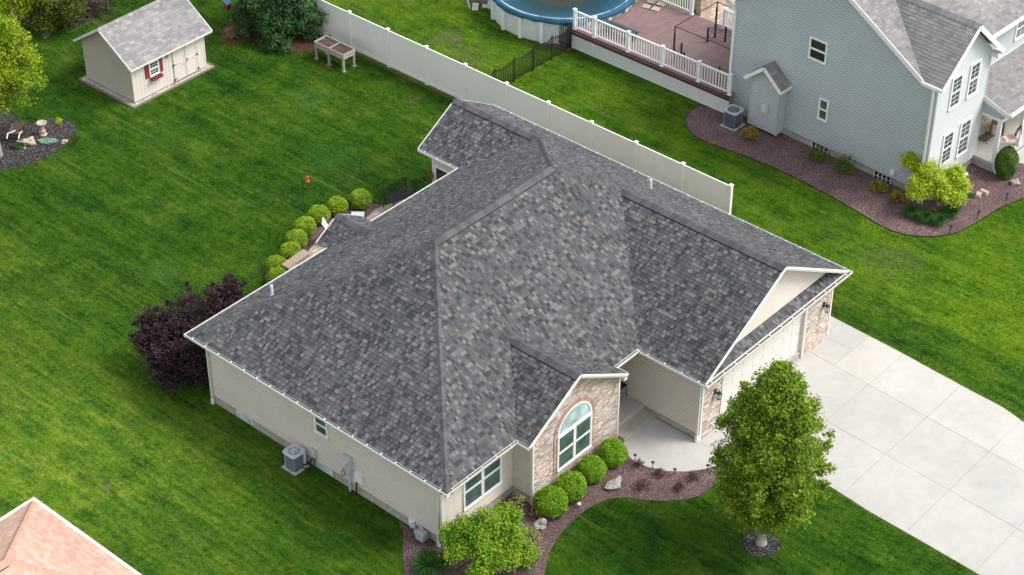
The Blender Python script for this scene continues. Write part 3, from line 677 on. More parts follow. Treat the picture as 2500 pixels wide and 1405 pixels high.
r.courses([(b1, bf, ZE), (b1, yf, ZE), (bx, yf+bh, ZB), (bx, bf, ZB)], .143, .010, phase=68.1)
gw = -3.0                                                          # pent roof below the garage gable
dy_ = gw+.1-gyf
r.courses([(gxl+.03, gyf, ZE-.03), (xr-.03, gyf, ZE-.03), (xr-dy_-.03, gw+.1, ZE-.03+PZ*dy_), (gxl+dy_+.03, gw+.1, ZE-.03+PZ*dy_)], .143, .010, phase=77)
# rear porch gable
q0, q1, qy = 6.20, 8.40, 11.78; qx = (q0+q1)/2; ZQ = ZE+PZ*(qx-q0)-.02
r.courses([(q0, qy, ZE-.02), (q0, yb-.3, ZE-.02), (qx, yb-1.0, ZQ), (qx, qy, ZQ)], .143, .010, phase=83)
r.courses([(q1, yb-.3, ZE-.02), (q1, qy, ZE-.02), (qx, qy, ZQ), (qx, yb-1.0, ZQ)], .143, .010, phase=88)
roof = r.build('roof', 'shingle', H)
# soffit and roof underside body
m = MB()
def soffit(poly, z): m.face([(x, y, z) for x, y in poly])
soffit([(xl, yf), (b0, yf), (b0, BW), (b1, BW), (b1, yf), (gxl, yf), (gxl, gyf), (xr, gyf), (xr, ey), (ex0, ey), (ex0, yb), (q1, yb), (q1, qy), (q0, qy), (q0, yb), (xl, yb)], ZE-.13)
m.build('soffit', 'cream', H)
# fascia + rakes
m = MB()
def fas(p, q, h_=.13): m.obox((p[0], p[1], ZE-h_/2-.004), (q[0], q[1], ZE-h_/2-.004), .02, h_)
for a, b in (((xl, yf), (xl, yb)), ((xl, yf), (b0, yf)), ((b0, yf), (b0, bf)), ((b1, bf), (b1, yf)), ((b1, yf), (gxl, yf)), ((gxl, yf), (gxl, gyf)), ((xl, yb), (ex0, yb)), ((ex0, yb), (ex0, ey)), ((xr, gyf), (xr, ey)), ((gxl, gyf), (xr, gyf)), ((q0, qy), (q1, qy))): fas(a, b)
def rake(p, q, w_=.12, out=(0, -1, 0)):
    p, q = Vector(p), Vector(q); o = Vector(out)
    m.obox(p-Vector((0, 0, w_/2))+o*.012, q-Vector((0, 0, w_/2))+o*.012, .024, w_)
    m.obox(p-Vector((0, 0, .03))+o*.035, q-Vector((0, 0, .03))+o*.035, .03, .06)
for s_ in (1,):
    rake((gxl-.02, gyf, ZE), (gx, gyf, ZG+.01)); rake((gx, gyf, ZG+.01), (xr+.02, gyf, ZE))
    rake((b0-.02, bf, ZE), (bx, bf, ZB+.01)); rake((bx, bf, ZB+.01), (b1+.06, bf, ZE-.04))
    rake((ex0, ey, ZE), (ex, ey, ZX), out=(0, 1, 0)); rake((ex, ey, ZX), (xr, ey, ZE), out=(0, 1, 0))
    rake((q0, qy, ZE-.02), (qx, qy, ZQ), out=(0, 1, 0)); rake((qx, qy, ZQ), (q1, qy, ZE-.02), out=(0, 1, 0))
# boxed gable return at the bay's right end
m.box(b1-.10, b1+.06, bf-.01, BW-.01, ZE-.26, ZE-.12)
m.build('fascia', 'cream', H)
# sloped rake soffits (bay, garage)
for (x0, xm, x1, y0, y1, zz) in ((gxl, gx, xr, gyf, gw, ZG), (b0, bx, b1, bf, BW, ZB)):
    m = MB()
    for a, b in ((x0, xm), (xm, x1)):
        za, zb = (ZE-.05, zz-.05) if a == x0 else (zz-.05, ZE-.05)
        m.face([(a, y0, za), (b, y0, zb), (b, y1, zb), (a, y1, za)])
    m.build('rake_soffit', 'cream', H)
# caps
for p, q, v in ((ApL, ApR, True), (ApL, (xl, yf, ZE), False), (ApL, (xl, yb, ZE), False), (ApR, GP, False), (ApR, XP, False), (GP, (gx, gyf+.02, ZG), True), (XP, (ex, ey, ZX), True), ((bx, yf+bh-.15, ZB), (bx, bf+.02, ZB), True), ((qx, yb-.95, ZQ), (qx, qy, ZQ), False)):
    ridgecap(H, p, q, vent=v)
# walls
HW = ZE-.13
def wallx(mb, x, y0, y1, z0, z1, mi=0, step=.115, lip=.026, neg=True):
    P = [(x, y1, z0), (x, y0, z0), (x, y0, z1), (x, y1, z1)]
    if not neg: P = [(x, y0, z0), (x, y1, z0), (x, y1, z1), (x, y0, z1)]
    mb.courses(P, step, lip, mi)
def wally(mb, y, x0, x1, z0, z1, mi=0, step=.115, lip=.026, neg=True):
    P = [(x0, y, z0), (x1, y, z0), (x1, y, z1), (x0, y, z1)]
    if not neg: P = [(x1, y, z0), (x0, y, z0), (x0, y, z1), (x1, y, z1)]
    mb.courses(P, step, lip, mi)
FZ = .34
m = MB()
wallx(m, 0, 0, 10.75, FZ, HW); wally(m, 0, 0, 3.32, FZ, HW); wallx(m, 3.32, BW, 0, FZ, HW)
wallx(m, 9.4, -3.0, 2.4, FZ-.06, HW); wally(m, 2.2, 7.68, 9.4, .3, HW)
wallx(m, 7.68, -.66, 2.2, .3, HW, neg=False)
wallx(m, 13.45, 10.75, 12.95, FZ, HW, 0)
wally(m, 10.75, 0, 13.45, FZ, HW, neg=False); wally(m, 12.95, 13.45, 17.0, FZ, HW, neg=False); wallx(m, 17.0, -3, 12.95, FZ, HW, neg=False)
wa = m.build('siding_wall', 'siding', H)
m = MB()
gz = ZE+PZ*(gw-gyf)-.03
def gab(mb, xa, xm, xb, y, zb, slope=PZ, step=.115, neg=True, zt=None):
    zt = zt or (zb+slope*(xm-xa)); P = [(xa, y, zb), (xb, y, zb), (xm, y, zt)]
    if not neg: P = [(xb, y, zb), (xa, y, zb), (xm, y, zt)]
    mb.courses(P, step, .022)
gab(m, gxl+(gz-ZE)/PZ+.08, gx, xr-(gz-ZE)/PZ-.08, gw, gz-.02)
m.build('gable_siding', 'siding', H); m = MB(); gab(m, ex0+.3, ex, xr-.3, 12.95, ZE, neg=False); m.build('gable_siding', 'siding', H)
m = MB()   # stone fronts with true openings
st = lambda x0, x1, y, z0, z1: m.face([(x0, y, z0), (x1, y, z0), (x1, y, z1), (x0, y, z1)], uv=[(x0, z0), (x1, z0), (x1, z1), (x0, z1)])
st(9.4, 10.55, -3.0, 0, HW); st(15.42, 17.0, -3.0, 0, HW); st(10.55, 15.42, -3.0, 2.22, HW)
m.face([(17.0, -3.0, 0), (17.0, -2.85, 0), (17.0, -2.85, HW), (17.0, -3.0, HW)], uv=[(0, 0), (.15, 0), (.15, HW), (0, HW)])
m.build('stone_wall', 'stone', H); m = MB()
m.face([(x, BW, z) for x, z in [(3.32, 0), (7.68, 0), (7.68, ZE-.1), (bx, ZB-.08), (3.32, ZE-.08+PZ*(3.32-b0))]], uv=[(3.32, 0), (7.68, 0), (7.68, ZE), (bx, ZB), (3.32, ZE+.2)])
m.build('stone_wall', 'stone', H)
# corner boards
m = MB()
for x, y in ((0, 0), (3.32, BW), (9.4, -3.0), (13.45, 12.9), (7.65, BW), (17.0, -3.0)):
    m = MB(); m.box(x-.022, x+.05, y-.022, y+.06, .3 if (x, y) == (0, 0) else .02, HW); m.build('corner_trim', 'cream', H)
# foundation
m = MB()
m.box(.02, 16.98, .02, 10.7, -.1, FZ); m.box(9.42, 16.98, -2.96, .1, -.1, FZ-.06); m.box(3.34, 7.66, BW+.03, .1, -.1, FZ); m.box(13.47, 16.98, 10.7, 12.9, -.1, FZ)
m.build('foundation', 'found', H)
# porch slab and step
m = MB(); m.box(7.69, 9.39, -.66, 2.19, 0, .352); m.build('porch_slab', 'conc2', H)
m = MB(); m.box(7.69, 9.39, -1.16, -.665, 0, .17); m.build('porch_step', 'step', H)
# garage door
M['doorwhite'] = plain('warm_white_door', lin(.64, .61, .57), .5, .03, 3)
m = MB()
for k in range(4):
    z0 = .04+k*.54; m.box(10.62, 15.36, -2.88, -2.84, z0, z0+.525)
    for c in range(8):
        xa = 10.72+c*.58; m.box(xa, xa+.48, -2.888, -2.88, z0+.1, z0+.43)
gd = m.build('garage_door', 'doorwhite', H)
m = MB(); m.box(10.50, 10.62, -3.02, -2.84, .02, 2.22); m.box(15.36, 15.48, -3.02, -2.84, .02, 2.22); m.box(10.50, 15.48, -3.02, -2.84, 2.2, 2.32)
m.build('door_frame', 'alu', gd)
# windows
window(H, ('y-', 0), 1.02, 2.70, .95, 2.28, cols=2)
window(H, ('x-', 0), 5.03, 5.52, 1.72, 2.42)
window(H, ('x-', 13.45), 12.1, 12.75, .9, 2.2, glass='glass_dk')
aw = window(H, ('y-', BW), 4.56, 6.16, .72, 2.06, cols=2, label='tall window with an arched top')
m = MB()    # arched top light
N_ = 20; cx_, rz_ = 5.36, 2.16
def arc(rad, sq=1.0): return [(cx_+rad*math.cos(math.pi*k/N_), rz_+rad*sq*math.sin(math.pi*k/N_)) for k in range(N_+1)]
o1, o2 = arc(.87, .93), arc(.79, .93)
for k in range(N_):
    a, b, c, d = o1[k], o1[k+1], o2[k+1], o2[k]
    m.face([(a[0], BW-.04, a[1]), (b[0], BW-.04, b[1]), (c[0], BW-.04, c[1]), (d[0], BW-.04, d[1])][::-1]); m.face([(a[0], BW, a[1]), (b[0], BW, b[1]), (b[0], BW-.04, b[1]), (a[0], BW-.04, a[1])])
    m.face([(d[0], BW-.01, d[1]), (c[0], BW-.01, c[1]), (c[0], BW-.04, c[1]), (d[0], BW-.04, d[1])])
m.box(4.49, 6.23, BW-.042, BW+.01, 2.10, 2.17); m.build('arch_frame', 'white', aw)
m = MB(); m.face([(x, BW-.020, z) for x, z in o2][::-1])
for k in range(1, 18):     # pleated sunburst shade
    t = math.pi*k/18; m.obox((cx_+.08*math.cos(t), BW-.022, rz_+.02+.08*math.sin(t)), (cx_+.74*math.cos(t), BW-.022, rz_+.74*.93*math.sin(t)), .012, .006, up=(0, 1, 0))
m.build('arch_glass', 'glass_pale', aw)
m = MB()    # brick surround
o1, o2 = arc(1.02, .95), arc(.87, .93)
for k in range(N_):
    a, b, c, d = o1[k], o1[k+1], o2[k+1], o2[k]
    m.face([(a[0], BW-.025, a[1]), (d[0], BW-.025, d[1]), (c[0], BW-.025, c[1]), (b[0], BW-.025, b[1])], uv=[(0, .1*k), (.2, .1*k), (.2, .1*k+.1), (0, .1*k+.1)])
    m.face([(a[0], BW, a[1]), (a[0], BW-.025, a[1]), (b[0], BW-.025, b[1]), (b[0], BW, b[1])])
m.box(4.34, 4.48, BW-.025, BW+.01, .60, 2.16); m.box(6.24, 6.38, BW-.025, BW+.01, .60, 2.16)
m.build('brick_surround', 'brick', H)
# glass-block basement windows
for y0, y1, gone in ((8.76, 9.52, 0), (4.92, 5.69, 0)):
    m = MB(); m.box(-.012, .03, y0, y1, .06, .33)
    f = m.build('basement_window', 'white', H); m = MB()
    for k in range(4):
        a = y0+.03+k*(y1-y0-.04)/4
        for z in (.085, .205): m.box(-.018, .0, a, a+(y1-y0-.04)/4-.02, z, z+.10)
    m.build('glass_block', 'glass_pale', f)
# gutters and downspouts
gutter(H, (xl, yb, ZE-.015), (xl, yf-.1, ZE-.015), (-1, 0, 0)); gutter(H, (xl-.1, yf, ZE-.015), (b0-.02, yf, ZE-.015), (0, -1, 0), mat='alu', hangm='alu')
gutter(H, (b0, yf-.08, ZE-.015), (b0, bf, ZE-.015), (-1, 0, 0)); gutter(H, (gxl, yf-.1, ZE-.015), (gxl, gyf-.1, ZE-.015), (-1, 0, 0))
gutter(H, (b1+.02, yf, ZE-.015), (gxl-.1, yf, ZE-.015), (0, -1, 0), mat='cream', hangm='alu'); gutter(H, (gxl-.1, gyf-.03, ZE-.03), (xr+.1, gyf-.03, ZE-.03), (0, -1, 0), mat='alu')
gutter(H, (xr, gyf-.1, ZE-.015), (xr, ey, ZE-.015), (1, 0, 0)); gutter(H, (xl-.1, yb, ZE-.015), (q0, yb, ZE-.015), (0, 1, 0)); gutter(H, (q1, yb, ZE-.015), (ex0-.05, yb, ZE-.015), (0, 1, 0)); gutter(H, (ex0, yb+.12, ZE-.015), (ex0, ey, ZE-.015), (-1, 0, 0)); gutter(H, (b1, bf, ZE-.015), (b1, yf-.1, ZE-.015), (1, 0, 0), mat='cream')
downspout(H, [(xl-.05, 10.9, ZE-.12), (-.06, 10.68, ZE-.35), (-.06, 10.68, .02)])
downspout(H, [(gxl-.02, -3.0, ZE-.12), (9.33, -2.95, ZE-.35), (9.33, -2.95, .04)])
downspout(H, [(xl-.05, -.35, ZE-.12), (-.06, .12, ZE-.36), (-.06, .12, .03)])
# plumbing vents
for px, py, pz in ((2.28, 9.85, 3.86), (15.55, 4.1, 4.05)):
    m = MB(); m.tube([(px, py, pz-.25), (px, py, pz+.30)], .05, 12); m.lathe((px, py, pz-.10), [(.075, 0), (.055, .05)], 12, cap=False); m.build('vent_pipe', 'white', H)
m = MB(); m.tube([(-.03, 1.29, .30), (-.14, 1.29, .30)], .05, 10); m.box(-.08, -.0, 1.17, 1.4, .2, .42); m.build('dryer_vent', 'white', H)

# utility boxes on the side wall
def util():
    t = thing('electric_meter', 'grey electric meter with conduit on the beige side wall of the ranch house', 'meter', (0, 4.05, 0))
    m = MB(); m.box(-.16, -.015, -.15, .16, 1.05, 1.55); m.box(-.13, -.02, -.1, .08, .82, 1.05); m.build('meter_box', 'meter', t)
    m = MB(); m.tube([(-.16, .02, 1.3), (-.27, .02, 1.3)], .09, 16); m.build('meter_dial', 'actop', t)
    m = MB(); m.tube([(-.08, -.02, .85), (-.08, -.02, 0)], .035, 10); m.tube([(-.05, .28, .8), (-.06, .2, .55), (-.06, .32, .45), (-.06, .4, .6), (-.06, .3, .72)], .012, 6, 1); m.build('conduit', ['meter', 'black'], t)
    t = thing('phone_box', 'small white junction box with a black cable beside the electric meter', 'junction box', (0, 3.62, 0))
    m = MB(); m.box(-.1, -.015, -.17, .14, .62, .98); m.box(-.108, -.1, -.15, .12, .66, .94); m.build('box_cover', 'white', t)
    m = MB(); m.tube([(-.06, .1, .62), (-.07, .12, .3), (-.08, .1, 0)], .025, 8); m.build('cable', 'black', t)
    t = thing('gas_meter', 'grey gas meter and regulator low on the side wall near the front corner', 'gas meter', (0, .72, 0))
    m = MB(); m.box(-.36, -.12, -.2, .12, .12, .42); m.tube([(-.24, .12, .27), (-.24, .22, .27)], .08, 12); m.build('meter_body', 'acgrey', t)
    m = MB(); m.tube([(-.24, -.1, .42), (-.24, -.1, .58), (-.2, .2, .58), (-.15, .35, .4), (-.15, .35, 0)], .022, 8); m.lathe((-.15, .42, .33), [(.0, -.05), (.1, -.03), (.1, .03), (0, .05)], 14); m.build('gas_pipe', 'meter', t)
    t = thing('ac_disconnect', 'small grey disconnect box with a black hose above the air conditioner', 'electrical box', (0, 5.72, 0))
    m = MB(); m.box(-.11, -.015, -.12, .1, .50, .82); m.build('box_cover', 'meter', t)
    m = MB(); m.tube([(-.07, 0, .5), (-.1, .05, .35), (-.2, .12, .2), (-.35, .3, .12)], .03, 8); m.tube([(-.07, -.06, .5), (-.1, -.1, .2), (-.15, 0, .05), (-.3, .1, .05), (-.4, .3, .08)], .018, 8); m.build('hose', 'black', t)
util()
def ac_unit(name, label, loc, w_=.62, h_=.72, top='actop', openfan=False):
    t = thing(name, label, 'air conditioner', loc, group='air conditioner condensers')
    a = w_/2; m = MB(); m.box(-a-.04, a+.05, -a-.05, a+.04, 0, .05); m.build('pad', 'conc2', t)
    def rr(a_, r_, n_=4): return [(sx*(a_-r_)+r_*math.cos(t_), sy*(a_-r_)+r_*math.sin(t_)) for sx, sy, s0 in ((1, 1, 0), (-1, 1, 90), (-1, -1, 180), (1, -1, 270)) for t_ in [R(s0+90*k/n_) for k in range(n_+1)]]
    m = MB(); m.prism(rr(a-.02, .11), .06, h_); m.build('coil', 'coil', t)
    m = MB(); P = rr(a, .12)
    for z in [.07]+[.08+k*(h_-.1)/7 for k in range(1, 7)]: m.prism(rr(a-.012, .11), z, z+.007)
    for x, y in P[::3]: m.tube([(x*.965, y*.965, .07), (x*.965, y*.965, h_)], .005, 4)
    m.box(a-.12, a, -a+.02, a-.3, .08, h_) if not openfan else None
    m.build('guard_grille', 'actop' if not openfan else 'acgrey', t)
    m = MB(); m.prism(rr(a+.02, .13), h_, h_+.05)
    o = m.build('top_panel', top, t); rf = a*.74
    m = MB(); m.lathe((0, 0, h_+.05), [(rf, .004), (rf*.9, .006), (0, .006)], 24); f = m.build('fan_opening', 'black', t)
    m = MB()
    for k in range(5):
        an = 2*math.pi*k/5; c, s_ = math.cos(an), math.sin(an)
        m.face([(0, 0, h_+.063), (rf*.85*math.cos(an-.3), rf*.85*math.sin(an-.3), h_+.062), (rf*.85*math.cos(an+.3), rf*.85*math.sin(an+.3), h_+.075)])
    m.lathe((0, 0, h_+.06), [(.05, 0), (.05, .03), (0, .035)], 12)
    m.build('fan_blade', 'coil' if openfan else 'actop', t)
    m = MB()
    for k in range(1, 6): rad = rf*k/5.0; m.tube([(rad*math.cos(q), rad*math.sin(q), h_+.09) for q in [2*math.pi*j/24 for j in range(25)]], .004 if openfan else .009, 4, cap=False)
    for k in range(8): an = math.pi*k/4; m.tube([(0, 0, h_+.1), (rf*math.cos(an), rf*math.sin(an), h_+.07)], .004 if openfan else .009, 4)
    m.build('fan_guard', top, t)
    return t
ac_unit('air_conditioner', 'light grey air conditioner on a pad beside the beige side wall of the ranch house', (-.45, 6.22, 0), w_=.56, h_=.66)
ac_unit('air_conditioner', 'dark grilled air conditioner with a round fan on red stones beside the grey house', (26.32, 7.98, 0), w_=.66, h_=.72, top='acgrey', openfan=True)
def lantern(loc, label):
    t = thing('wall_lantern', label, 'wall lamp', loc, group='black lanterns beside the garage door')
    m = MB(); m.box(-.05, .05, -.03, 0, -.1, .12); m.tube([(0, -.03, .05), (0, -.1, .16), (0, -.17, .14), (0, -.17, .08)], .012, 8); m.build('bracket', 'black', t)
    m = MB()
    for sx in (-1, 1):
        for sy in (-1, 1): m.tube([(sx*.05, -.17+sy*.05, -.22), (sx*.075, -.17+sy*.075, .02)], .008, 5)
    m.lathe((0, -.17, .02), [(.12, 0), (.03, .07), (0, .08)], 4); m.lathe((0, -.17, -.24), [(.07, 0), (.07, .02), (0, .02)], 4); m.build('cage', 'black', t)
    m = MB(); m.lathe((0, -.17, -.21), [(.045, 0), (.065, .22)], 8); m.build('lamp_glass', 'glass_pale', t)
lantern((16.5, -3.0, 1.72), 'black lantern on the stone at the far right end of the garage front'); lantern((10.12, -3.0, 1.72), 'black lantern on the stone between the porch wall and the garage door')
t = thing('patio_table', 'black metal side table with a dark glass top on the front porch slab', 'table', (9.03, .36, .352))
m = MB(); m.box(-.28, .28, -.28, .28, .46, .475); m.build('table_top', 'coil', t)
m = MB(); m.tube([(-.29, -.29, .48), (.29, -.29, .48), (.29, .29, .48), (-.29, .29, .48), (-.29, -.29, .48)], .018, 6); m.build('table_rim', 'black', t)
for sx, sy in ((-1, -1), (1, -1), (1, 1), (-1, 1)): m = MB(); m.tube([(sx*.27, sy*.27, .47), (sx*.3, sy*.3, 0)], .015, 6); m.build('leg', 'black', t)
t = thing('door_wreath', 'small red and brown hanging plant on the rear wall of the ranch house', 'wreath', (13.40, 12.93, 1.75))
m = MB()
for k in range(46):
    rn = random.Random(k); a = rn.uniform(0, 6.28); m.obox((-.03, 0, .1), (-.03-rn.uniform(.02, .1), math.cos(a)*.15, .0+math.sin(a)*.22), .012, .008, k % 2)
m.build('twigs', ['red', 'barkdk'], t)

# ------------------------------------------------------------------ salmon-roofed house, bottom left
Pk = thing('pink_roof_house', 'house with a salmon pink shingle hip roof and white fascia, at the bottom left', 'house', (-8.90, 8.5, 0))
h2 = 3.12; zr = 2.98; L2 = 14
m = MB(); ph = .58
a1, a2 = (-h2, -h2, zr+ph*h2), (-L2, -h2, zr+ph*h2)
m.courses([(0, -2*h2, zr), (0, 0, zr), a1], .143, .01, phase=4); m.courses([(0, 0, zr), (-L2, 0, zr), a2, a1], .143, .01, phase=15); m.courses([(-L2, -2*h2, zr), (0, -2*h2, zr), a1, a2], .143, .01, phase=26)
m.build('roof', 'shingle_pink', Pk)
ridgecap(Pk, a1, (0, 0, zr), 'cap_pink', w_=.19); ridgecap(Pk, a1, (0, -2*h2, zr), 'cap_pink', w_=.19); ridgecap(Pk, a1, a2, 'cap_pink', w_=.19, vent=True)
m = MB(); m.box(-L2, .1, -.0, .1, zr-.14, zr+.01); m.box(0, .1, -2*h2, 0, zr-.14, zr+.01); m.build('gutter', 'white', Pk)
m = MB(); m.box(-L2, -.45, -2*h2+.45, -.45, 0, zr-.1); m.build('wall', 'siding', Pk)
# ------------------------------------------------------------------ white fence
Fn = thing('vinyl_fence', 'long almond white vinyl privacy fence between the two lawns', 'fence', (20.3, 4, 0))
fy = [3.80, 6.09, 8.41, 10.68, 12.95, 15.2, 17.5, 19.73, 22.0, 24.33, 26.55, 28.8]
for y in fy:
    y -= 4; m = MB(); m.box(-.064, .064, y-.064, y+.064, 0, 1.86); m.box(-.08, .08, y-.08, y+.08, 1.86, 1.885); m.lathe((0, y, 1.885), [(.1, 0), (0, .05)], 4); m.build('post', 'fence', Fn)
for a, b in zip(fy, fy[1:]):
    a -= 4-.066; b -= 4+.066
    m = MB(); m.box(-.012, .012, a, b, .2, 1.68)
    m.build('panel', 'fence', Fn)
    m = MB(); m.box(-.026, .026, a, b, 1.68, 1.82); m.build('top_rail', 'fence', Fn); m = MB(); m.box(-.026, .026, a, b, .06, .2); m.build('bottom_rail', 'fence', Fn)

# black iron fence
t = thing('iron_fence', 'black iron picket fence running from the white fence to the deck', 'fence', (20.4, 17.1, 0))
X1 = 6.35; px_ = [0.1, 1.3, 2.55, 3.8, 5.05, X1]
for x in px_: m = MB(); m.box(x-.025, x+.025, -.025, .025, 0, 1.18); m.lathe((x, 0, 1.18), [(.035, 0), (.02, .03), (0, .06)], 6); m.build('post', 'black', t)
for a, b in zip(px_, px_[1:]):
    m = MB(); n_ = 11
    tp = lambda x: 1.12-.14*math.sin(math.pi*(x-a)/(b-a))
    for k in range(1, n_): x = a+(b-a)*k/n_; m.box(x-.011, x+.011, -.011, .011, .08, tp(x)+.06)
    pts = [(a+(b-a)*k/8, 0, tp(a+(b-a)*k/8)-.05) for k in range(9)]
    for p, q in zip(pts, pts[1:]): m.obox(p, q, .03, .03)
    m.box(a, b, -.015, .015, .14, .17)
    m.build('picket_panel', 'black', t)
# return section of the iron fence along the deck
t2 = thing('iron_gate', 'short black iron picket section standing against the deck corner', 'gate', (26.72, 17.12, 0))
m = MB()
for k in range(9): m.box(-.011, .011, k*.1-.011, k*.1+.011, .06, 1.2)
m.box(-.015, .015, 0, .8, .14, .17); m.box(-.015, .015, 0, .8, 1.05, 1.08); m.build('picket_panel', 'black', t2)

# ------------------------------------------------------------------ pool and deck
pc, pr_ = (29.35, 19.75), 3.30
t = thing('swimming_pool', 'round above ground pool with white walls under a sagging blue winter cover', 'pool', (pc[0], pc[1], 0))
m = MB(); m.lathe((0, 0, 0), [(pr_, 0), (pr_, 1.2), (pr_+.1, 1.2), (pr_+.1, 1.24), (pr_-.1, 1.24)], 48, cap=False); m.build('pool_wall', 'poolwhite', t)
for k in range(20):
    a = 2*math.pi*k/20+.1; c, s_ = math.cos(a), math.sin(a)
    m = MB(); m.obox(((pr_+.06)*c, (pr_+.06)*s_, 0), ((pr_+.06)*c, (pr_+.06)*s_, 1.22), .16, .12, up=(c, s_, .01)); m.build('pool_post', 'white', t)
def covermat():
    m, n, l, p = newmat('winter_pool_cover')
    tc = nd(n, 'ShaderNodeTexCoord'); vl = nd(n, 'ShaderNodeVectorMath', operation='LENGTH'); mp = nd(n, 'ShaderNodeMapping'); mp.inputs['Scale'].default_value = (1, 1, 0); mp.inputs['Location'].default_value = (.35, .2, 0)
    l.new(tc.outputs['Object'], mp.inputs[0]); l.new(mp.outputs[0], vl.inputs[0])
    no = nd(n, 'ShaderNodeTexNoise'); no.inputs['Scale'].default_value = 1.3; no.inputs['Detail'].default_value = 6; l.new(tc.outputs['Object'], no.inputs['Vector'])
    s = math_(n, l, 'ADD', math_(n, l, 'DIVIDE', vl.outputs['Value'], pr_), math_(n, l, 'MULTIPLY', math_(n, l, 'SUBTRACT', no.outputs[0], .5), .4))
    rp = ramp(n, [(0, lin(.035, .028, .018)), (.33, lin(.03, .035, .025)), (.46, lin(.006, .036, .040)), (.68, lin(.006, .052, .078)), (.84, lin(.012, .075, .125)), (.96, lin(.032, .12, .21))]); l.new(s, rp.inputs[0])
    l.new(rp.outputs[0], p.inputs['Base Color']); p.inputs['Roughness'].default_value = .6; p.inputs['Specular IOR Level'].default_value = .2
    b = nd(n, 'ShaderNodeBump'); b.inputs['Strength'].default_value = .3; b.inputs['Distance'].default_value = .1; l.new(no.outputs[0], b.inputs['Height']); l.new(b.outputs[0], p.inputs['Normal'])
    return m
m = MB(); N = 96; prof = [(0, .93), (.8, .94), (1.6, .97), (2.3, 1.02), (2.8, 1.1), (3.1, 1.18), (3.3, 1.27), (3.42, 1.27), (3.46, 1.17), (3.44, 1.06)]
rn = random.Random(3); wv = [rn.uniform(-1, 1) for _ in range(N)]; wv = [(wv[i]+wv[i-1]+wv[(i+1) % N])/2 for i in range(N)]
def cp(i, k):
    r_, z = prof[i]; a = 2*math.pi*k/N; wob = (i/9)**3; r2 = r_+.035*wv[k % N]*wob; return (r2*math.cos(a), r2*math.sin(a), z+.03*wv[(k*3) % N]*wob-(.05*wv[(k*7) % N] if i == 9 else 0)+(.02*math.sin(6*a+i) if 1 < i < 6 else 0))
for i in range(9):
    for k in range(N):
        q = [cp(i, k), cp(i+1, k), cp(i+1, k+1), cp(i, k+1)]
        m.face(q if i else [q[0], q[1], q[2]], sm=i < 6)
m.build('pool_cover', covermat(), t)
Dk = thing('deck', 'raised red brown board deck with white railing and white lattice skirt', 'deck', (26.85, 8.6, 0))
DL, DW, DZ = 8.55, 4.6, .92      # along y, along x, height (local origin at near corner)
def ymax(x):      # local x
    dx = x+26.85-pc[0]; v = (pr_+.12)**2-dx*dx
    return (pc[1]-math.sqrt(v)-8.6) if v > 0 else DL
m = MB(); x = 0.0; k = 0
rn = random.Random(8)
while x < DW:
    y1 = min(DL if x < 1.6 else 99, min(ymax(x), ymax(x+.14))); y1 = min(y1, 8.55 if x < .9 else y1)
    y0 = 0.0; seams = sorted([rn.uniform(1, 7) for _ in range(2)])
    for a, b in zip([y0]+seams, seams+[y1]):
        if b-a > .02: m.box(x, x+.128, a+.004, b-.002, DZ-.03, DZ+rn.uniform(0, .002))
    x += .14
m.build('deck_boards', 'deck', Dk)
m = MB(); m.box(-.03, .0, -.02, DL, DZ-.24, DZ+.004); m.box(-.16, -.03, -.02, DL+.02, DZ-.06, DZ-.02); m.build('fascia_board', 'deck_dk', Dk); m = MB(); m.box(0, .9, DL, DL+.03, DZ-.24, DZ+.004); m.build('fascia_board', 'deck_dk', Dk)
m = MB(); m.box(DW, DW+.03, .0, 7, DZ-.24, DZ); m.build('fascia_board', 'deck_dk', Dk)
m = MB(); m.box(.10, .5, .5, DL-.1, 0, DZ-.25); m.build('under_deck_shade', 'black', Dk)  # black block added behind the lattice as the dark under the deck
seg = [0, 1.65, 3.6, 5.5, 7.35, DL]
for a, b in zip(seg, seg[1:]):
    m = MB(); z0, z1 = .03, DZ-.24; sp = .075
    for sgn in (1, -1):
        y = a-(z1-z0)
        while y < b:
            p, q = [y, z0], [y+(z1-z0), z1]
            if sgn < 0: p, q = [y, z1], [y+(z1-z0), z0]
            def cl(p, q):
                p, q = list(p), list(q); L = q[0]-p[0]
                if p[0] < a: t_ = (a-p[0])/L; p = [a, p[1]+(q[1]-p[1])*t_]
                L = q[0]-p[0]
                if q[0] > b and L > 0: t_ = (b-p[0])/L; q = [b, p[1]+(q[1]-p[1])*t_]
                return p, q
            if q[0] > a and p[0] < b:
                p, q = cl(p, q); xx = -.004 if sgn > 0 else -.012
                if q[0]-p[0] > .03: m.obox((xx, p[0], p[1]), (xx, q[0], q[1]), .006, .034, up=(0, -(q[1]-p[1]), q[0]-p[0]))
            y += sp
    m.box(-.02, .0, a, a+.03, z0, z1); m.box(-.02, 0, a, b, z0-.01, z0+.03); m.build('lattice', 'white', Dk)
def rail_post(x, y):
    m = MB(); m.box(x-.055, x+.055, y-.055, y+.055, DZ, DZ+.98); m.box(x-.08, x+.08, y-.08, y+.08, DZ, DZ+.05); m.box(x-.08, x+.08, y-.08, y+.08, DZ+.98, DZ+1.0); m.lathe((x, y, DZ+1.0), [(.1, 0), (0, .04)], 4); m.build('post', 'white', Dk)
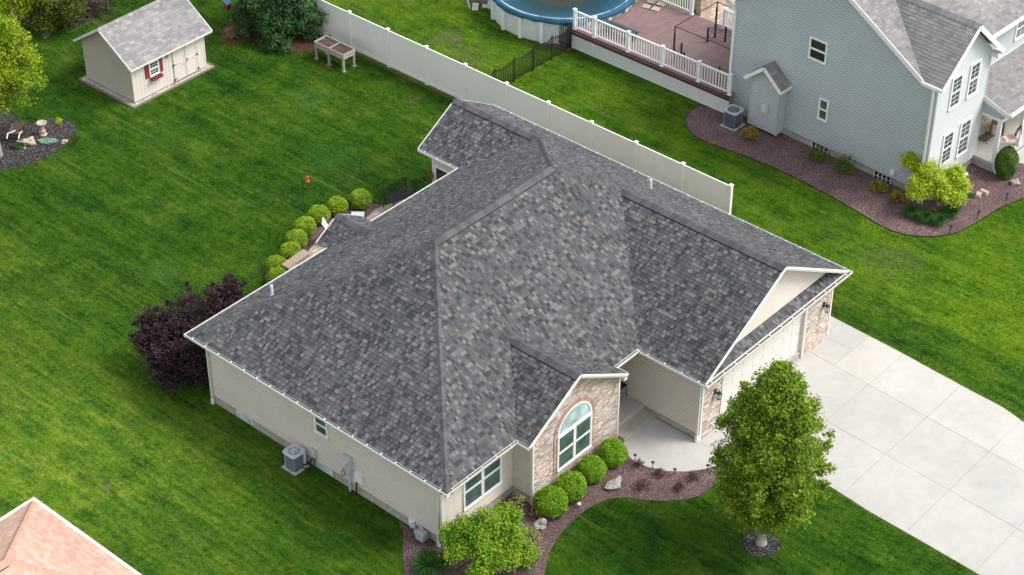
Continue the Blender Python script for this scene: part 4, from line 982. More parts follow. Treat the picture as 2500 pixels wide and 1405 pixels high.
def rail_run(p, q, n_):
    m = MB(); m.obox((p[0], p[1], DZ+.90), (q[0], q[1], DZ+.90), .07, .06); m.build('top_rail', 'white', Dk)
    m = MB(); m.obox((p[0], p[1], DZ+.12), (q[0], q[1], DZ+.12), .05, .06); m.build('bottom_rail', 'white', Dk)
    for k in range(1, n_):
        x, y = p[0]+(q[0]-p[0])*k/n_, p[1]+(q[1]-p[1])*k/n_; m = MB(); m.box(x-.019, x+.019, y-.019, y+.019, DZ+.15, DZ+.87); m.build('baluster', 'white', Dk)
ry = [.06, 1.68, 3.62, 5.48, 7.35, 8.47]
for y in ry: rail_post(.09, y)
for a, b in zip(ry, ry[1:]): rail_run((.09, a), (.09, b), max(6, int((b-a)/.135)))
rail_post(4.55, 5.4); rail_post(4.55, 7.42); rail_run((4.55, 5.4), (4.55, 7.42), 15); rail_run((4.55, 7.42), (4.55, 8.3), 6)
rail_post(4.50, 3.6); rail_run((4.50, 3.6), (4.50, 2.1), 11)
m = MB(); m.box(4.6, 4.95, 2.9, 5.25, .3, .6); m.box(4.95, 5.3, 2.9, 5.25, 0, .3); m.build('steps', 'deck', Dk)
m = MB(); m.prism([(31.9, 9.6), (40, 9), (40, 15.4), (32.2, 15.5)], 0, .03); structure(m.build('rear_patio', 'paver'))
# brick pillar, green ball
t = thing('brick_pillar', 'square buff brick pillar on the paved patio behind the deck', 'pillar', (33.3, 15.0, 0))
m = MB(); m.box(-.45, .45, -.45, .45, 0, .9); m.build('pillar_body', 'buff_brick', t); m = MB(); m.box(-.5, .5, -.5, .5, .9, .96); m.build('cap', 'conc', t)
t = thing('chaise_board', 'dark grey wooden bench low on the deck behind the white railing', 'bench', (27.55, 14.35, DZ))
m = MB()
for k in range(3): m.box(k*.17, k*.17+.15, 0, 1.6, .36, .40)
m.build('bench_top', 'coil', t)
for yy in (.1, 1.45): m = MB(); m.box(.03, .47, yy, yy+.06, 0, .36); m.build('leg', 'black', t)
t = thing('umbrella_stand', 'black cross base with four tan paver weights and a grey pole on the deck', 'umbrella base', (30.9, 15.75, DZ+.002), rz=R(12))
m = MB(); m.obox((-.42, 0, .07), (.42, 0, .07), .04, .04); m.obox((0, -.42, .072), (0, .42, .072), .04, .04); m.build('cross_base', 'black', t)
for sx, sy in ((1, 1), (-1, 1), (-1, -1), (1, -1)): m = MB(); m.box(sx*.03, sx*.42, sy*.03, sy*.42, 0, .05); m.build('paver_weight', 'rock', t)
m = MB(); m.tube([(0, 0, .05), (0, 0, 1.6)], .028, 10); m.tube([(0, 0, .05), (0, 0, .4)], .045, 10); m.build('pole', 'acgrey', t)
# gazebo frame (canvas off)
Gz = thing('gazebo_frame', 'bare dark bronze gazebo frame without its canopy on the deck', 'gazebo', (27.4, 9.1, DZ))
gw_, gl = 3.05, 2.95; gh_ = 1.75
cor = [(0.25, 0), (.25+gw_-.35, 0), (.25+gw_-.35, gl), (0.05, gl)]
cor = [(0.1, 0), (2.95, 0), (3.02, 2.9), (0.1, 2.95)]
for (x, y), sx, sy in zip(cor, (1, -1, -1, 1), (1, 1, -1, -1)):
    m = MB(); m.tube([(x, y, 0), (x, y, gh_)], .032, 8); m.tube([(x, y, 0), (x, y, gh_-.35)], .045, 8); m.build('corner_post', 'bronze', Gz)
    for dx, dy in ((sx*.55, 0), (0, sy*.55)):
        m = MB(); m.tube([(x+dx, y+dy, 0), (x+dx, y+dy, .72)], .045, 8); f = m.build('side_post', 'bronze', Gz)
        m = MB()
        for a, b in ((.12, .66), (.66, .12), (.1, .1), (.66, .66)): m.tube([(x, y, a), (x+dx, y+dy, b)], .009, 5)
        m.build('cross_bracing', 'bronze', f)
for i in range(4):
    a, b = cor[i], cor[(i+1) % 4]; m = MB(); m.tube([(a[0], a[1], gh_), (b[0], b[1], gh_)], .022, 8); m.build('top_beam', 'bronze', Gz)

# ------------------------------------------------------------------ grey two storey house
Gh = thing('grey_house', 'two storey grey sided house with taupe roof, white trim and a front gable wing', 'house', (26.85, -.85, 0), rz=R(-2.5))
gp = .60; me_ = 5.33; gf, gb = .55, 10.15; gr = (gf+gb)/2; ZR = me_+gp*(gr-gf); XW = 15
wx0, wx1, wfy, wp = -.30, 3.88, -.36, .92; wxm = (wx0+wx1)/2; ZW = 5.30+wp*(wxm-wx0); wyt = gf+(ZW-me_)/gp
r = MB()
vj = gf-.0
r.courses([(-.30, gf, me_), (wx0, gf-.0, me_), (wxm, wyt, ZW), (wx1, gf, me_), (XW, gf, me_), (XW, gr, ZR), (-.30, gr, ZR)][1:], .143, .01, phase=5)
r.courses([(XW, gb, me_), (-.30, gb, me_), (-.30, gr, ZR), (XW, gr, ZR)], .143, .01, phase=9)
r.courses([(wx0, gf, 5.30), (wx0, wfy, 5.30), (wxm, wfy, ZW), (wxm, wyt, ZW)], .143, .01, phase=14)
r.courses([(wx1, wfy, 5.30), (wx1, gf, 5.30), (wxm, wyt, ZW), (wxm, wfy, ZW)], .143, .01, phase=19)
py0, py1, pz0, pz1 = -1.22, .9, 2.80, 3.46
r.courses([(3.62, py0, pz0), (13, py0, pz0), (13, py1, pz1), (3.62, py1, pz1)], .143, .01, phase=23)
r.build('roof', 'shingle_taupe', Gh)
ridgecap(Gh, (wxm, wyt, ZW), (wxm, wfy+.02, ZW), M['shingle_taupe'], vent=True) if False else None
m = MB()
ridgecap(Gh, (wxm, wyt, ZW), (wxm, wfy+.02, ZW), 'shingle_taupe', w_=.18, sag=.9); ridgecap(Gh, (-.3, gr, ZR), (XW, gr, ZR), 'shingle_taupe')
def rk(p, q, out, w_=.2):
    p, q, o = Vector(p), Vector(q), Vector(out)
    m.obox(p-Vector((0, 0, w_*.55))+o*.012, q-Vector((0, 0, w_*.55))+o*.012, .03, w_, up=(0, 0, 1))
rk((-.30, gf-.02, me_), (-.30, gr, ZR), (-1, 0, 0)); rk((-.30, gr, ZR), (-.30, gb, me_), (-1, 0, 0))
rk((wx0-.03, wfy, 5.30), (wxm, wfy, ZW), (0, -1, 0)); rk((wxm, wfy, ZW), (wx1+.05, wfy, 5.28), (0, -1, 0))
m.box(wx1-.35, wx1+.08, wfy, .02, 5.02, 5.18); m.box(wx0-.0, wx0+.02, wfy, gf, 5.15, 5.28)
for a, b in (((wx0, wfy, 5.24), (wx0, .02, 5.24)),): pass
rk((3.62, py0, pz0), (3.62, py1, pz1), (-1, 0, 0))
m.box(3.62, 13, py0-.02, py0, pz0-.18, pz0-.02); m.box(wx1, XW, gf-.02, gf, me_-.18, me_-.02)
m.box(3.62, 3.74, -.95, .05, 2.30, 2.44); m.box(3.74, 13, -.98, -.86, 2.35, 2.55)
m.box(wx1, 14, .885, .9, pz1-.02, pz1+.1)
m.build('white_trim', 'white', Gh)
m = MB()      # soffits
m.face([(wx0, wfy, 5.22), (wxm, wfy, ZW-.07), (wxm, 0, ZW-.07), (wx0, 0, 5.22)]); m.face([(wxm, wfy, ZW-.07), (wx1, wfy, 5.22), (wx1, 0, 5.22), (wxm, 0, ZW-.07)]); m.face([(-.3, gf, me_-.06), (0, gf, me_-.06), (0, gr, ZR-.06), (-.3, gr, ZR-.06)]); m.face([(-.3, gr, ZR-.06), (0, gr, ZR-.06), (0, gb, me_-.06), (-.3, gb, me_-.06)]); m.face([(3.6, py0, 2.62), (13, py0, 2.62), (13, .9, 2.62), (3.6, .9, 2.62)]); m.face([(wx1, gf, 5.15), (XW, gf, 5.15), (XW, .9, 5.15), (wx1, .9, 5.15)])
m.build('soffit', 'white', Gh)
m = MB()
FG = .30
m.courses([(0, 9.8, FG), (0, 0, FG), (0, 0, 5.18), (0, .9, 5.18+.3), (0, gr, ZR-.12), (0, 9.8, 5.18)], .115, .026)
m.courses([(wx1+.0, .9, pz1-.1), (XW, .9, pz1-.1), (XW, .9, 5.2), (wx1, .9, 5.2)], .115, .026)
m.courses([(0, 9.8, FG), (XW, 9.8, FG), (XW, 9.8, 5.2), (0, 9.8, 5.2)][::-1], .115, .026)
m.courses([(3.62, 0, .4), (3.62, .9, .4), (3.62, .9, 5.2), (3.62, 0, 5.2)], .115, .026)
m.courses([(3.62, .88, pz1-.16), (3.62, -1.0, pz0-.1), (3.62, -.9, 2.44), (3.62, .88, 2.44)][::-1], .115, .026)
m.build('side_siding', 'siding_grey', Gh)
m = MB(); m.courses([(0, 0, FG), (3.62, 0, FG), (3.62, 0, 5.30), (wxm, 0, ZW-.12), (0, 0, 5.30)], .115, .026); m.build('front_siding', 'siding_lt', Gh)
m = MB(); m.box(.02, XW, .92, 9.78, -.1, FG); m.box(.02, 3.6, .02, .95, -.1, FG); m.build('foundation', 'block', Gh)
for bb in ((-.025, .06, -.025, .07, FG, 5.15), (3.56, 3.645, -.025, .05, FG, 5.15), (-.025, .05, 9.73, 9.825, FG, 5.2)): m = MB(); m.box(*bb); m.build('corner_trim', 'siding_lt', Gh)
for a in ((.98, 1.58, 3.72, 5.02), (2.22, 2.80, 3.72, 5.10), (.98, 1.58, 1.14, 2.46), (2.16, 2.80, 1.02, 2.5)): window(Gh, ('y-', 0), *a, glass='curtain', grid=(2, 3), fr=.09)
window(Gh, ('x-', 0), 5.2, 5.95, 4.06, 4.92, glass='glass_dk', fr=.06); window(Gh, ('x-', 0), 4.84, 5.20, 1.54, 2.42, glass='glass', fr=.06)
window(Gh, ('y-', .9), 7.0, 7.7, 4.0, 4.85, glass='curtain', grid=(2, 3), fr=.09)
for y0, y1 in ((4.58, 5.39), (1.5, 2.3)):
    m = MB(); m.box(-.012, .04, y0, y1, .0, .26); f = m.build('basement_window', 'glass_dk', Gh)
    m = MB()
    for k in range(5): a = y0+k*(y1-y0)/4; m.box(-.03, -.012, a-.016, a+.016, .0, .27)
    m.box(-.032, -.03, y0, y1, .125, .145); m.build('white_bars', 'white', f)
m = MB()      # fireplace bump-out
m.courses([(-.5, 8.32, .14), (-.5, 6.88, .14), (-.5, 6.88, 2.52), (-.5, 7.6, 3.12), (-.5, 8.32, 2.52)], .115, .026)
m.courses([(-.5, 6.88, .14), (0, 6.88, .14), (0, 6.88, 2.52), (-.5, 6.88, 2.52)], .115, .026); m.courses([(0, 8.32, .14), (-.5, 8.32, .14), (-.5, 8.32, 2.52), (0, 8.32, 2.52)], .115, .026)
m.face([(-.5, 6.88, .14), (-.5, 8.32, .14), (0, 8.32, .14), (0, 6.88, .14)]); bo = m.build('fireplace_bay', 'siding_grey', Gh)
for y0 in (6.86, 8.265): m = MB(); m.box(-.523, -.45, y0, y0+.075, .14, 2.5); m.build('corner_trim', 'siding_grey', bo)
m = MB()
m.courses([(-.72, 6.68, 2.42), (.0, 6.68, 2.42), (.0, 7.6, 3.2), (-.72, 7.6, 3.2)], .143, .01); m.courses([(.0, 8.52, 2.42), (-.72, 8.52, 2.42), (-.72, 7.6, 3.2), (.0, 7.6, 3.2)], .143, .01); m.build('bay_roof', 'shingle_taupe', bo)
m = MB(); rk((-.72, 6.66, 2.40), (-.72, 7.6, 3.2), (-1, 0, 0), .15); rk((-.72, 7.6, 3.2), (-.72, 8.54, 2.40), (-1, 0, 0), .15); m.box(-.72, 0, 6.66, 6.70, 2.26, 2.40); m.box(-.72, 0, 8.5, 8.54, 2.26, 2.40); m.face([(-.72, 6.68, 2.38), (-.72, 7.6, 3.15), (-.5, 7.6, 3.15), (-.5, 6.68, 2.38)]); m.face([(-.72, 7.6, 3.15), (-.72, 8.52, 2.38), (-.5, 8.52, 2.38), (-.5, 7.6, 3.15)]); m.build('bay_trim', 'white', bo)
m = MB(); m.box(-.66, -.5, 7.38, 7.62, 1.08, 1.36); m.box(-.72, -.5, 7.40, 7.60, 1.36, 1.42); m.build('vent_hood', 'actop', bo)
m = MB(); m.box(-.1, -.0, 1.35, 1.55, .5, .72); m.build('dryer_vent', 'white', Gh)
# gutters and spouts
m = MB(); m.box(wx0-.11, wx0, wfy-.05, .02, 5.16, 5.28); m.box(wx0-.11, wx0, .02, gf, 5.16, 5.28); m.box(3.62, 13, py0-.12, py0-.02, pz0-.12, pz0-.0); m.box(wx1, XW, gf-.12, gf-.02, me_-.14, me_-.01); m.build('gutter', 'white', Gh)
downspout(Gh, [(wx0-.05, .12, 5.16), (-.08, .14, 4.95), (-.08, .12, .1)], 'white', False, .09)
downspout(Gh, [(-.3, 10.1, 5.15), (-.12, 9.9, 4.9), (-.06, 9.74, 4.75), (-.06, 9.74, .1)], 'white', False, .10)
downspout(Gh, [(3.72, py0-.05, 2.7), (3.60, -1.1, 2.52), (3.50, -1.0, 2.40), (3.50, -1.0, .3), (3.42, -1.2, .12)], 'white', False, .08)
for x in (3.56, 5.40, 7.9): m = MB(); m.box(x-.07, x+.07, -.98, -.84, .46, 2.4); m.box(x-.1, x+.1, -1.01, -.81, .46, .56); m.build('porch_post', 'white', Gh)
m = MB(); m.box(3.50, 13, -1.02, .9, .34, .46); m.build('porch_slab', 'conc', Gh); m = MB(); m.box(3.54, 13, -.98, .9, -.1, .34); m.build('porch_base', 'block', Gh)
m = MB(); m.face([(3.62, .885, .46), (13, .885, .46), (13, .885, 2.6), (3.62, .885, 2.6)]); m.build('porch_brick', 'buff_brick', Gh)
m = MB(); m.box(3.72, 4.1, .85, .88, .5, 2.3); m.build('porch_window', 'glass_dk', Gh)
m = MB(); m.box(4.75, 6.2, -1.38, -1.03, 0, .30); m.build('porch_step', 'conc', Gh)
m = MB(); m.prism([(31.7, -2.35), (33.6, -2.3), (33.8, -6.5), (32.3, -6.5)], 0, .02); structure(m.build('neighbour_walk', 'conc'))
def gl_(x, y, z): v = Gh.matrix_basis @ Vector((x, y, z)); return (v.x, v.y, v.z)
bpy.context.view_layer.update()
t = thing('door_mat', 'brown door mat over a black and white checked rug on the neighbour porch', 'door mat', gl_(4.9, .32, .465), rz=R(-2.5))
m = MB(); m.box(-.3, .42, -.2, .22, .012, .022); m.build('mat', 'barkdk', t)
m = MB()
for i in range(13):
    for j in range(8): m.box(-.36+i*.07, -.29+i*.07, -.30+j*.07, -.23+j*.07, 0, .008, (i+j) % 2)
m.build('checked_rug', ['black', 'white'], t)
M['oak'] = plain('brown_oak', lin(.30, .17, .09), .6, .2, 10)
t = thing('rocking_chair', 'brown wooden rocking chair on the neighbour porch behind the white post', 'chair', gl_(5.72, .28, .46), rz=R(118))
m = MB(); m.box(-.25, .25, -.22, .24, .40, .43); m.build('seat', 'oak', t)
m = MB()
for k in range(6): m.obox((-.2+k*.08, .23, .43), (-.2+k*.08, .38, 1.05), .07, .02)
m.obox((-.25, .38, 1.05), (.25, .38, 1.05), .03, .08); m.build('backrest', 'oak', t)
for sx in (-.24, .24):
    m = MB(); m.tube([(sx, -.42, .1), (sx, -.2, .03), (sx, .1, .02), (sx, .5, .12)], .03, 6); m.build('rocker', 'oak', t)
    for yy in (-.2, .22): m = MB(); m.tube([(sx, yy, .03), (sx, yy, .42)], .03, 6); m.build('leg', 'oak', t)
    m = MB(); m.box(sx-.03, sx+.03, -.25, .3, .62, .65); m.build('armrest', 'oak', t)
# flag
t = thing('flag', 'United States flag blowing from a short black pole at the neighbour porch post', 'flag', gl_(5.36, -1.0, 1.0), rz=R(-2.5))
m = MB(); m.tube([(0, 0, 0), (-.30, -.10, .62)], .014, 6); m.build('pole', 'black', t)
f = MB(); nx_, nz_ = 20, 13
def fp(i, j):
    s_, q = i/nx_, j/nz_
    top = Vector((-.28, -.09, .58)).lerp(Vector((-1.72, -.02, .72)), s_)+Vector((0, 0, -.16*math.sin(math.pi*s_)))
    bot = Vector((-.06, -.02, .02)).lerp(Vector((-1.55, -.04, .40)), s_)+Vector((0, 0, -.10*math.sin(math.pi*s_)))
    return top.lerp(bot, q)+Vector((0, .06*math.sin(s_*11+q*2), .03*math.cos(s_*13)))
for i in range(nx_):
    for j in range(nz_):
        f.face([fp(i, j), fp(i+1, j), fp(i+1, j+1), fp(i, j+1)], mi=(2 if (i < 8 and j < 7) else (0 if j % 2 == 0 else 1)), sm=True)
M['flagred'] = plain('flag_red', lin(.5, .03, .05), .7); M['flagblue'] = plain('flag_blue', lin(.01, .015, .06), .7)
for i in range(5):
    for j in range(4):
        c = (fp(1+i, 1+j)+fp(2+i, 2+j))/2 if True else None
        u_ = (fp(2+i, 1+j)-fp(1+i, 1+j)); v_ = (fp(1+i, 2+j)-fp(1+i, 1+j)); n3 = u_.cross(v_).normalized()*.004
        for sg in (1, -1): f.face([c+n3*sg+u_*.22, c+n3*sg+v_*.22, c+n3*sg-u_*.22, c+n3*sg-v_*.22], mi=1)
f.build('cloth', ['flagred', 'white', 'flagblue'], t)

# ------------------------------------------------------------------ shed
Sh = thing('garden_shed', 'cream garden shed with a weathered grey shingle roof and red shuttered window', 'shed', (10.95, 27.84, 0), rz=R(.3))
sw, sd, se = 4.02, 3.15, 1.92; so = .28; sp_ = .66
sr = 1.62; ZS = se+sp_*(sr+so)-.06
m = MB(); z0 = .10
m.face([(0, 0, z0), (sw, 0, z0), (sw, 0, se), (0, 0, se)])
k = 0
while k*.2 < sw: m.box(k*.2-.004, k*.2+.004, -.004, 0, z0, se, 1); k += 1
m.build('front_wall', ['shedwall', 'shedside'], Sh)
m = MB(); zb = ZS-sp_*(sd-sr)-.02
for x in (0, sw):
    P = [(x, sd, z0), (x, 0, z0), (x, 0, se), (x, sr, ZS-.06), (x, sd, zb)]
    m.face(P if x == 0 else P[::-1])
m.face([(sw, sd, z0), (0, sd, z0), (0, sd, zb), (sw, sd, zb)]); m.build('side_wall', 'shedside', Sh)
m = MB(); m.courses([(-so*.8, -so, se-.06), (sw+so*1.0, -so, se-.06), (sw+so, sr, ZS), (-so*.8, sr, ZS)], .143, .01); m.courses([(sw+so, sd+so, ZS-sp_*(sd+so-sr)), (-so*.8, sd+so, ZS-sp_*(sd+so-sr)), (-so*.8, sr, ZS), (sw+so, sr, ZS)], .143, .01); m.build('roof', 'shingle_shed', Sh)
ridgecap(Sh, (-so*.8, sr, ZS), (sw+so, sr, ZS), 'shingle_shed', w_=.15)
m = MB(); xs = -so*.8
for x in (xs, sw+so):
    m.obox((x, -so, se-.11), (x, sr, ZS-.05), .03, .1); m.obox((x, sr, ZS-.05), (x, sd+so, ZS-sp_*(sd+so-sr)-.05), .03, .1)
m.box(xs, sw+so, -so-.012, -so+.012, se-.16, se-.07); m.face([(xs, -so, se-.12), (sw+so, -so, se-.12), (sw+so, 0, se-.1), (xs, 0, se-.1)])
m.build('fascia', 'cream', Sh)
f = window(Sh, ('y-', -.004), .96, 1.40, .98, 1.56, glass='glass_dk', fr=.05, grid=(3, 2), out=.04)
for x0, x1 in ((.70, .90), (1.46, 1.66)):
    m = MB(); m.box(x0, x1, -.035, -.004, .92, 1.62); m.box(x0+.03, x1-.03, -.04, -.035, 1.0, 1.25); m.box(x0+.03, x1-.03, -.04, -.035, 1.30, 1.55); m.build('shutter', 'red', Sh)
m = MB(); m.box(.92, 1.50, -.20, -.05, .78, .90); m.build('window_box', 'red', Sh); m = MB(); m.box(.94, 1.48, -.18, -.06, .895, .905); m.build('box_soil', 'soil', Sh)
for x0, x1, hx in ((2.22, 2.88, 2.22), (2.90, 3.56, 3.56)):
    m = MB(); m.box(x0, x1, -.028, -.004, .12, 1.74)
    for z_ in (.14, .88, 1.60): m.box(x0+.02, x1-.02, -.04, -.028, z_, z_+.08)
    m.box(x0+.02, x0+.08, -.041, -.028, .14, 1.68); m.box(x1-.08, x1-.02, -.041, -.028, .14, 1.68)
    for a, b in (((x0+.09, .75), (x0+.25, .88)), ((x1-.09, .75), (x1-.25, .88)), ((x0+.09, .36), (x0+.2, .23)), ((x1-.09, .36), (x1-.2, .23))): m.obox((a[0], -.034, a[1]), (b[0], -.034, b[1]), .012, .035, 1)
    m.box(x0-.006, x0, -.03, -.004, .12, 1.74, 2); m.box(x1, x1+.006, -.03, -.004, .12, 1.74, 2); m.box(x0, x1, -.03, -.004, 1.74, 1.75, 2)
    d = m.build('door', ['shedwall', 'shedwall', 'shedside'], Sh)
    for z_ in (.22, .92, 1.62):
        m = MB(); s_ = 1 if hx == x0 else -1; m.box(hx-.03*s_, hx+.16*s_, -.05, -.041, z_-.012, z_+.012); m.box(hx-.03*s_, hx+.03*s_, -.05, -.041, z_-.05, z_+.05); m.build('hinge', 'black', d)
m = MB(); m.tube([(2.98, -.05, .98), (2.98, -.09, .92), (2.98, -.05, .84)], .015, 6); m.build('handle', 'black', d)
m = MB(); m.tube([(1.93+.06*math.cos(R(a)), -.03, 1.50+.075*math.sin(R(a))) for a in range(-220, 41, 20)], .012, 6); m.build('horseshoe', 'bronze', Sh)
for x in (-.01, sw-.05): m = MB(); m.box(x, x+.06, -.02, .05, .1, se); m.build('corner_trim', 'shedwall', Sh)
M['timber'] = plain('brown_edge_timber', lin(.24, .19, .14), .9, .2, 8)
t = thing('gravel_pad', 'white gravel bed framed by timber edging under the garden shed', 'gravel bed', (10.95, 27.84, 0), rz=R(.3))
m = MB(); m.prism([(-.22, -.17), (sw+.22, -.17), (sw+.22, sd+.15), (-.22, sd+.15)], 0, .05); m.build('gravel', 'gravel', t)
for a in ((-.29, -.22, -.24, sd+.22), (sw+.22, sw+.29, -.24, sd+.22), (-.22, sw+.22, -.24, -.17), (-.22, sw+.22, sd+.15, sd+.22)): m = MB(); m.box(*a, 0, .07); m.build('edge_timber', 'timber', t)
NOGRASS.append([(10.6, 27.5), (15.4, 27.5), (15.4, 31.3), (10.6, 31.3)])
# ------------------------------------------------------------------ raised planter and backyard things
t = thing('raised_planter', 'weathered wooden planter box on legs, full of soil, beside the white fence', 'planter', (18.66, 23.12, 0))
m = MB(); lx, ly = .72, 1.80
for z in (.60, .74):
    m.box(0, .03, 0, ly, z, z+.13); m.box(lx-.03, lx, 0, ly, z, z+.13); m.box(.03, lx-.03, 0, .03, z, z+.13); m.box(.03, lx-.03, ly-.03, ly, z, z+.13)
m.box(.03, lx-.03, .9, .93, .8, .86); m.build('box_boards', 'wood_old', t)
m = MB(); m.prism([(.03, .03), (lx-.03, .03), (lx-.03, ly-.03), (.03, ly-.03)], .62, .78); m.build('soil', 'soil', t)
for x, y in ((0, .02), (lx-.09, .02), (0, .9), (0, ly-.11), (lx-.09, ly-.11)):
    m = MB(); m.box(x, x+.085, y, y+.085, .03, .62); f = m.build('leg', 'wood_old', t); m = MB(); m.box(x-.05, x+.13, y-.05, y+.13, 0, .03); m.build('brick_foot', 'brick', f)
t = thing('bird_house', 'red bird house with a pale blue roof on a thin green pole', 'bird house', (17.87, 29.56, 0))
m = MB(); m.tube([(0, 0, 0), (0, 0, 1.15)], .016, 6); m.build('pole', 'green_metal', t); m = MB(); m.box(-.11, .11, -.11, .11, 1.1, 1.38); m.build('box', 'red', t)
m = MB(); m.obox((0, -.16, 1.38), (0, .16, 1.52), .32, .03); m.build('roof', 'bluecover', t)
t = thing('garden_hydrant', 'small faded red hydrant figure on the rust mulch under the conifer', 'ornament', G(594, 98)+(0,))
m = MB(); m.lathe((0, 0, 0), [(.13, 0), (.13, .05), (.08, .07), (.08, .38), (.11, .40), (.09, .48), (.03, .53), (0, .54)], 12); m.tube([(-.14, 0, .3), (.14, 0, .3)], .04, 8); m.build('body', 'red', t)
def rock(name, label, loc, rad, mat='rock', seed=1, group=None):
    m = MB(); m.blob((0, 0, rad[2]*.55), rad, seed, 8, .28); o = m.build(name, mat); o.location = (loc[0], loc[1], .01); tag(o, label, 'rock', group)
    return o
rock('boulder', 'grey block of stone at the foot of the conifer near the fence', G(752, 92), (.22, .2, .16), 'rock_grey', 5)
rock('boulder', 'biggest tan boulder in the dark mulch bed by the bird bath', G(72, 352), (.27, .2, .2), 'rock', 11)
rock('boulder', 'small tan rock at the right end of the dark mulch bed', G(158, 349), (.13, .1, .09), 'rock', 12)
rock('boulder', 'small round rock left of the biggest tan boulder', G(46, 350), (.10, .09, .08), 'rock', 13)
rock('boulder', 'tiny pale rock just below the biggest tan boulder', G(61, 364), (.06, .05, .05), 'rock', 14)
rock('boulder', 'angular flat grey rock beside the front row of ball bushes', G(1499, 1186), (.36, .18, .12), 'rock_grey', 23)
rock('boulder', 'brown grey rock on the red stones beside the lime bush', G(1318, 1288), (.22, .17, .18), 'rock_grey', 31)
rock('boulder', 'grey rounded rock at the foot of the clipped arborvitae', G(2478, 450), (.22, .16, .13), 'rock_grey', 33)
for k, (p, l_) in enumerate((((2388, 481), 'front one of two tan landscape blocks lying on the red stones'), ((2402, 474), 'rear one of two tan landscape blocks lying on the red stones'))):
    m = MB(); m.box(-.17, .17, -.1, .1, 0, .12); m.box(-.14, .14, -.08, .08, .12, .15); o = m.build('landscape_block', 'rock'); o.location = G(*p)+(.015,); o.rotation_euler = (0, 0, R(20+70*k)); tag(o, l_, 'block', 'loose landscape blocks')
t = thing('bird_bath', 'tan stone bird bath on a pedestal in the dark mulch bed', 'bird bath', G(106, 330)+(0,))
m = MB(); m.lathe((0, 0, 0), [(.16, 0), (.16, .05), (.09, .10), (.12, .2), (.07, .28), (.08, .45), (.12, .52)], 20); m.build('pedestal', 'rock', t)
m = MB(); m.lathe((0, 0, .52), [(.08, -.02), (.21, .05), (.22, .08), (.18, .08), (.11, .04), (0, .03)], 24); m.build('bowl', 'rock', t)
t = thing('wheelbarrow', 'old rusty wheelbarrow with pale bent handles in the dark mulch bed', 'wheelbarrow', G(45, 340)+(0,), rz=R(-48))
m = MB(); m.face([(-.3, -.3, .45), (.3, -.3, .45), (.2, .25, .2), (-.2, .25, .2)]); m.face([(-.3, -.3, .45), (-.2, .25, .2), (-.28, .45, .5)]); m.face([(.3, -.3, .45), (.28, .45, .5), (.2, .25, .2)]); m.face([(-.2, .25, .2), (.2, .25, .2), (.28, .45, .5), (-.28, .45, .5)]); m.build('tray', 'barkdk', t)
for sx in (-1, 1): m = MB(); m.tube([(sx*.12, .5, .15), (sx*.2, -.1, .4), (sx*.24, -.55, .62), (sx*.24, -.85, .55)], .026, 8); m.build('handle', 'sling', t)
m = MB(); m.lathe((0, 0, 0), [(.15, -.03), (.18, 0), (.15, .03)], 16); o = m.build('wheel', 'black', t); o.rotation_euler = (0, R(90), 0); o.location = (0, .62, .18)
t = thing('brush_pile', 'heap of bare cut branches behind the shed at the top left', 'brush pile', G(195, 30)+(0,))
rn = random.Random(6); m = MB()
for k in range(150):
    a = rn.uniform(0, math.pi); L = rn.uniform(.3, .9); c = Vector((rn.gauss(0, .55), rn.gauss(0, .5), rn.uniform(.03, .5)*math.exp(-rn.random())))
    d = Vector((math.cos(a), math.sin(a), rn.uniform(-.2, .2)))*L; m.tube([c-d, c+d*.2+Vector((rn.uniform(-.1, .1), 0, .05)), c+d], .02, 5, 0, .008)
m.build('branches', 'barkdk', t)
# shepherd hook with feeder
t = thing('shepherd_hook', 'thin black shepherd hook standing in the lawn behind the ball bushes', 'garden hook', (10.2, 16.82, 0))
m = MB(); m.tube([(0, 0, 0), (0, 0, 1.55), (.03, -.02, 1.68), (.10, -.07, 1.72), (.17, -.12, 1.66), (.17, -.12, 1.58)], .018, 6); m.build('rod', 'green_metal', t)
m = MB(); m.tube([(0, 0, 1.2), (-.08, .06, 1.22), (-.14, .10, 1.12)], .008, 5); m.build('side_hook', 'green_metal', t)
t = thing('hummingbird_feeder', 'red hanging bird feeder on the black shepherd hook', 'bird feeder', (10.37, 16.70, 1.30))
m = MB(); m.lathe((0, 0, 0), [(.0, -.02), (.085, 0), (.08, .03), (.03, .05)], 14); m.build('base', 'redplastic', t)
m = MB(); m.lathe((0, 0, .05), [(.04, 0), (.045, .12), (.02, .15)], 12); m.lathe((0, 0, .2), [(.05, 0), (.02, .04), (0, .05)], 12); m.tube([(0, 0, .24), (0, 0, .29)], .004, 4); m.build('bottle', 'redplastic', t)
# stepping stones and slide foot in the neighbour yard
for k, (p, l_) in enumerate((((1161, 14), 'rear one of two square stepping stones left of the pool'), ((1160, 23), 'front one of two square stepping stones left of the pool'), ((1185, 17), 'stepping stone half on the red stones next to the pool'))):
    x, y = G(*p); m = MB(); m.box(-.16, .16, -.14, .14, 0, .035); o = m.build('stepping_stone', 'conc'); o.location = (x, y, .012); o.rotation_euler = (0, 0, R(41)); tag(o, l_, 'paving stone', 'stepping stones by the pool')
t = thing('swing_leg', 'grey metal frame leg standing in the grass at the top edge left of the pool', 'play frame', G(1147, 22)+(0,))
m = MB(); m.tube([(0, 0, 0), (-.15, .55, 1.9)], .045, 8); m.build('leg', 'acgrey', t); m = MB(); m.tube([(-.15, .55, 1.9), (-.9, 1.1, 1.9)], .04, 8); m.build('cross_bar', 'white', t)
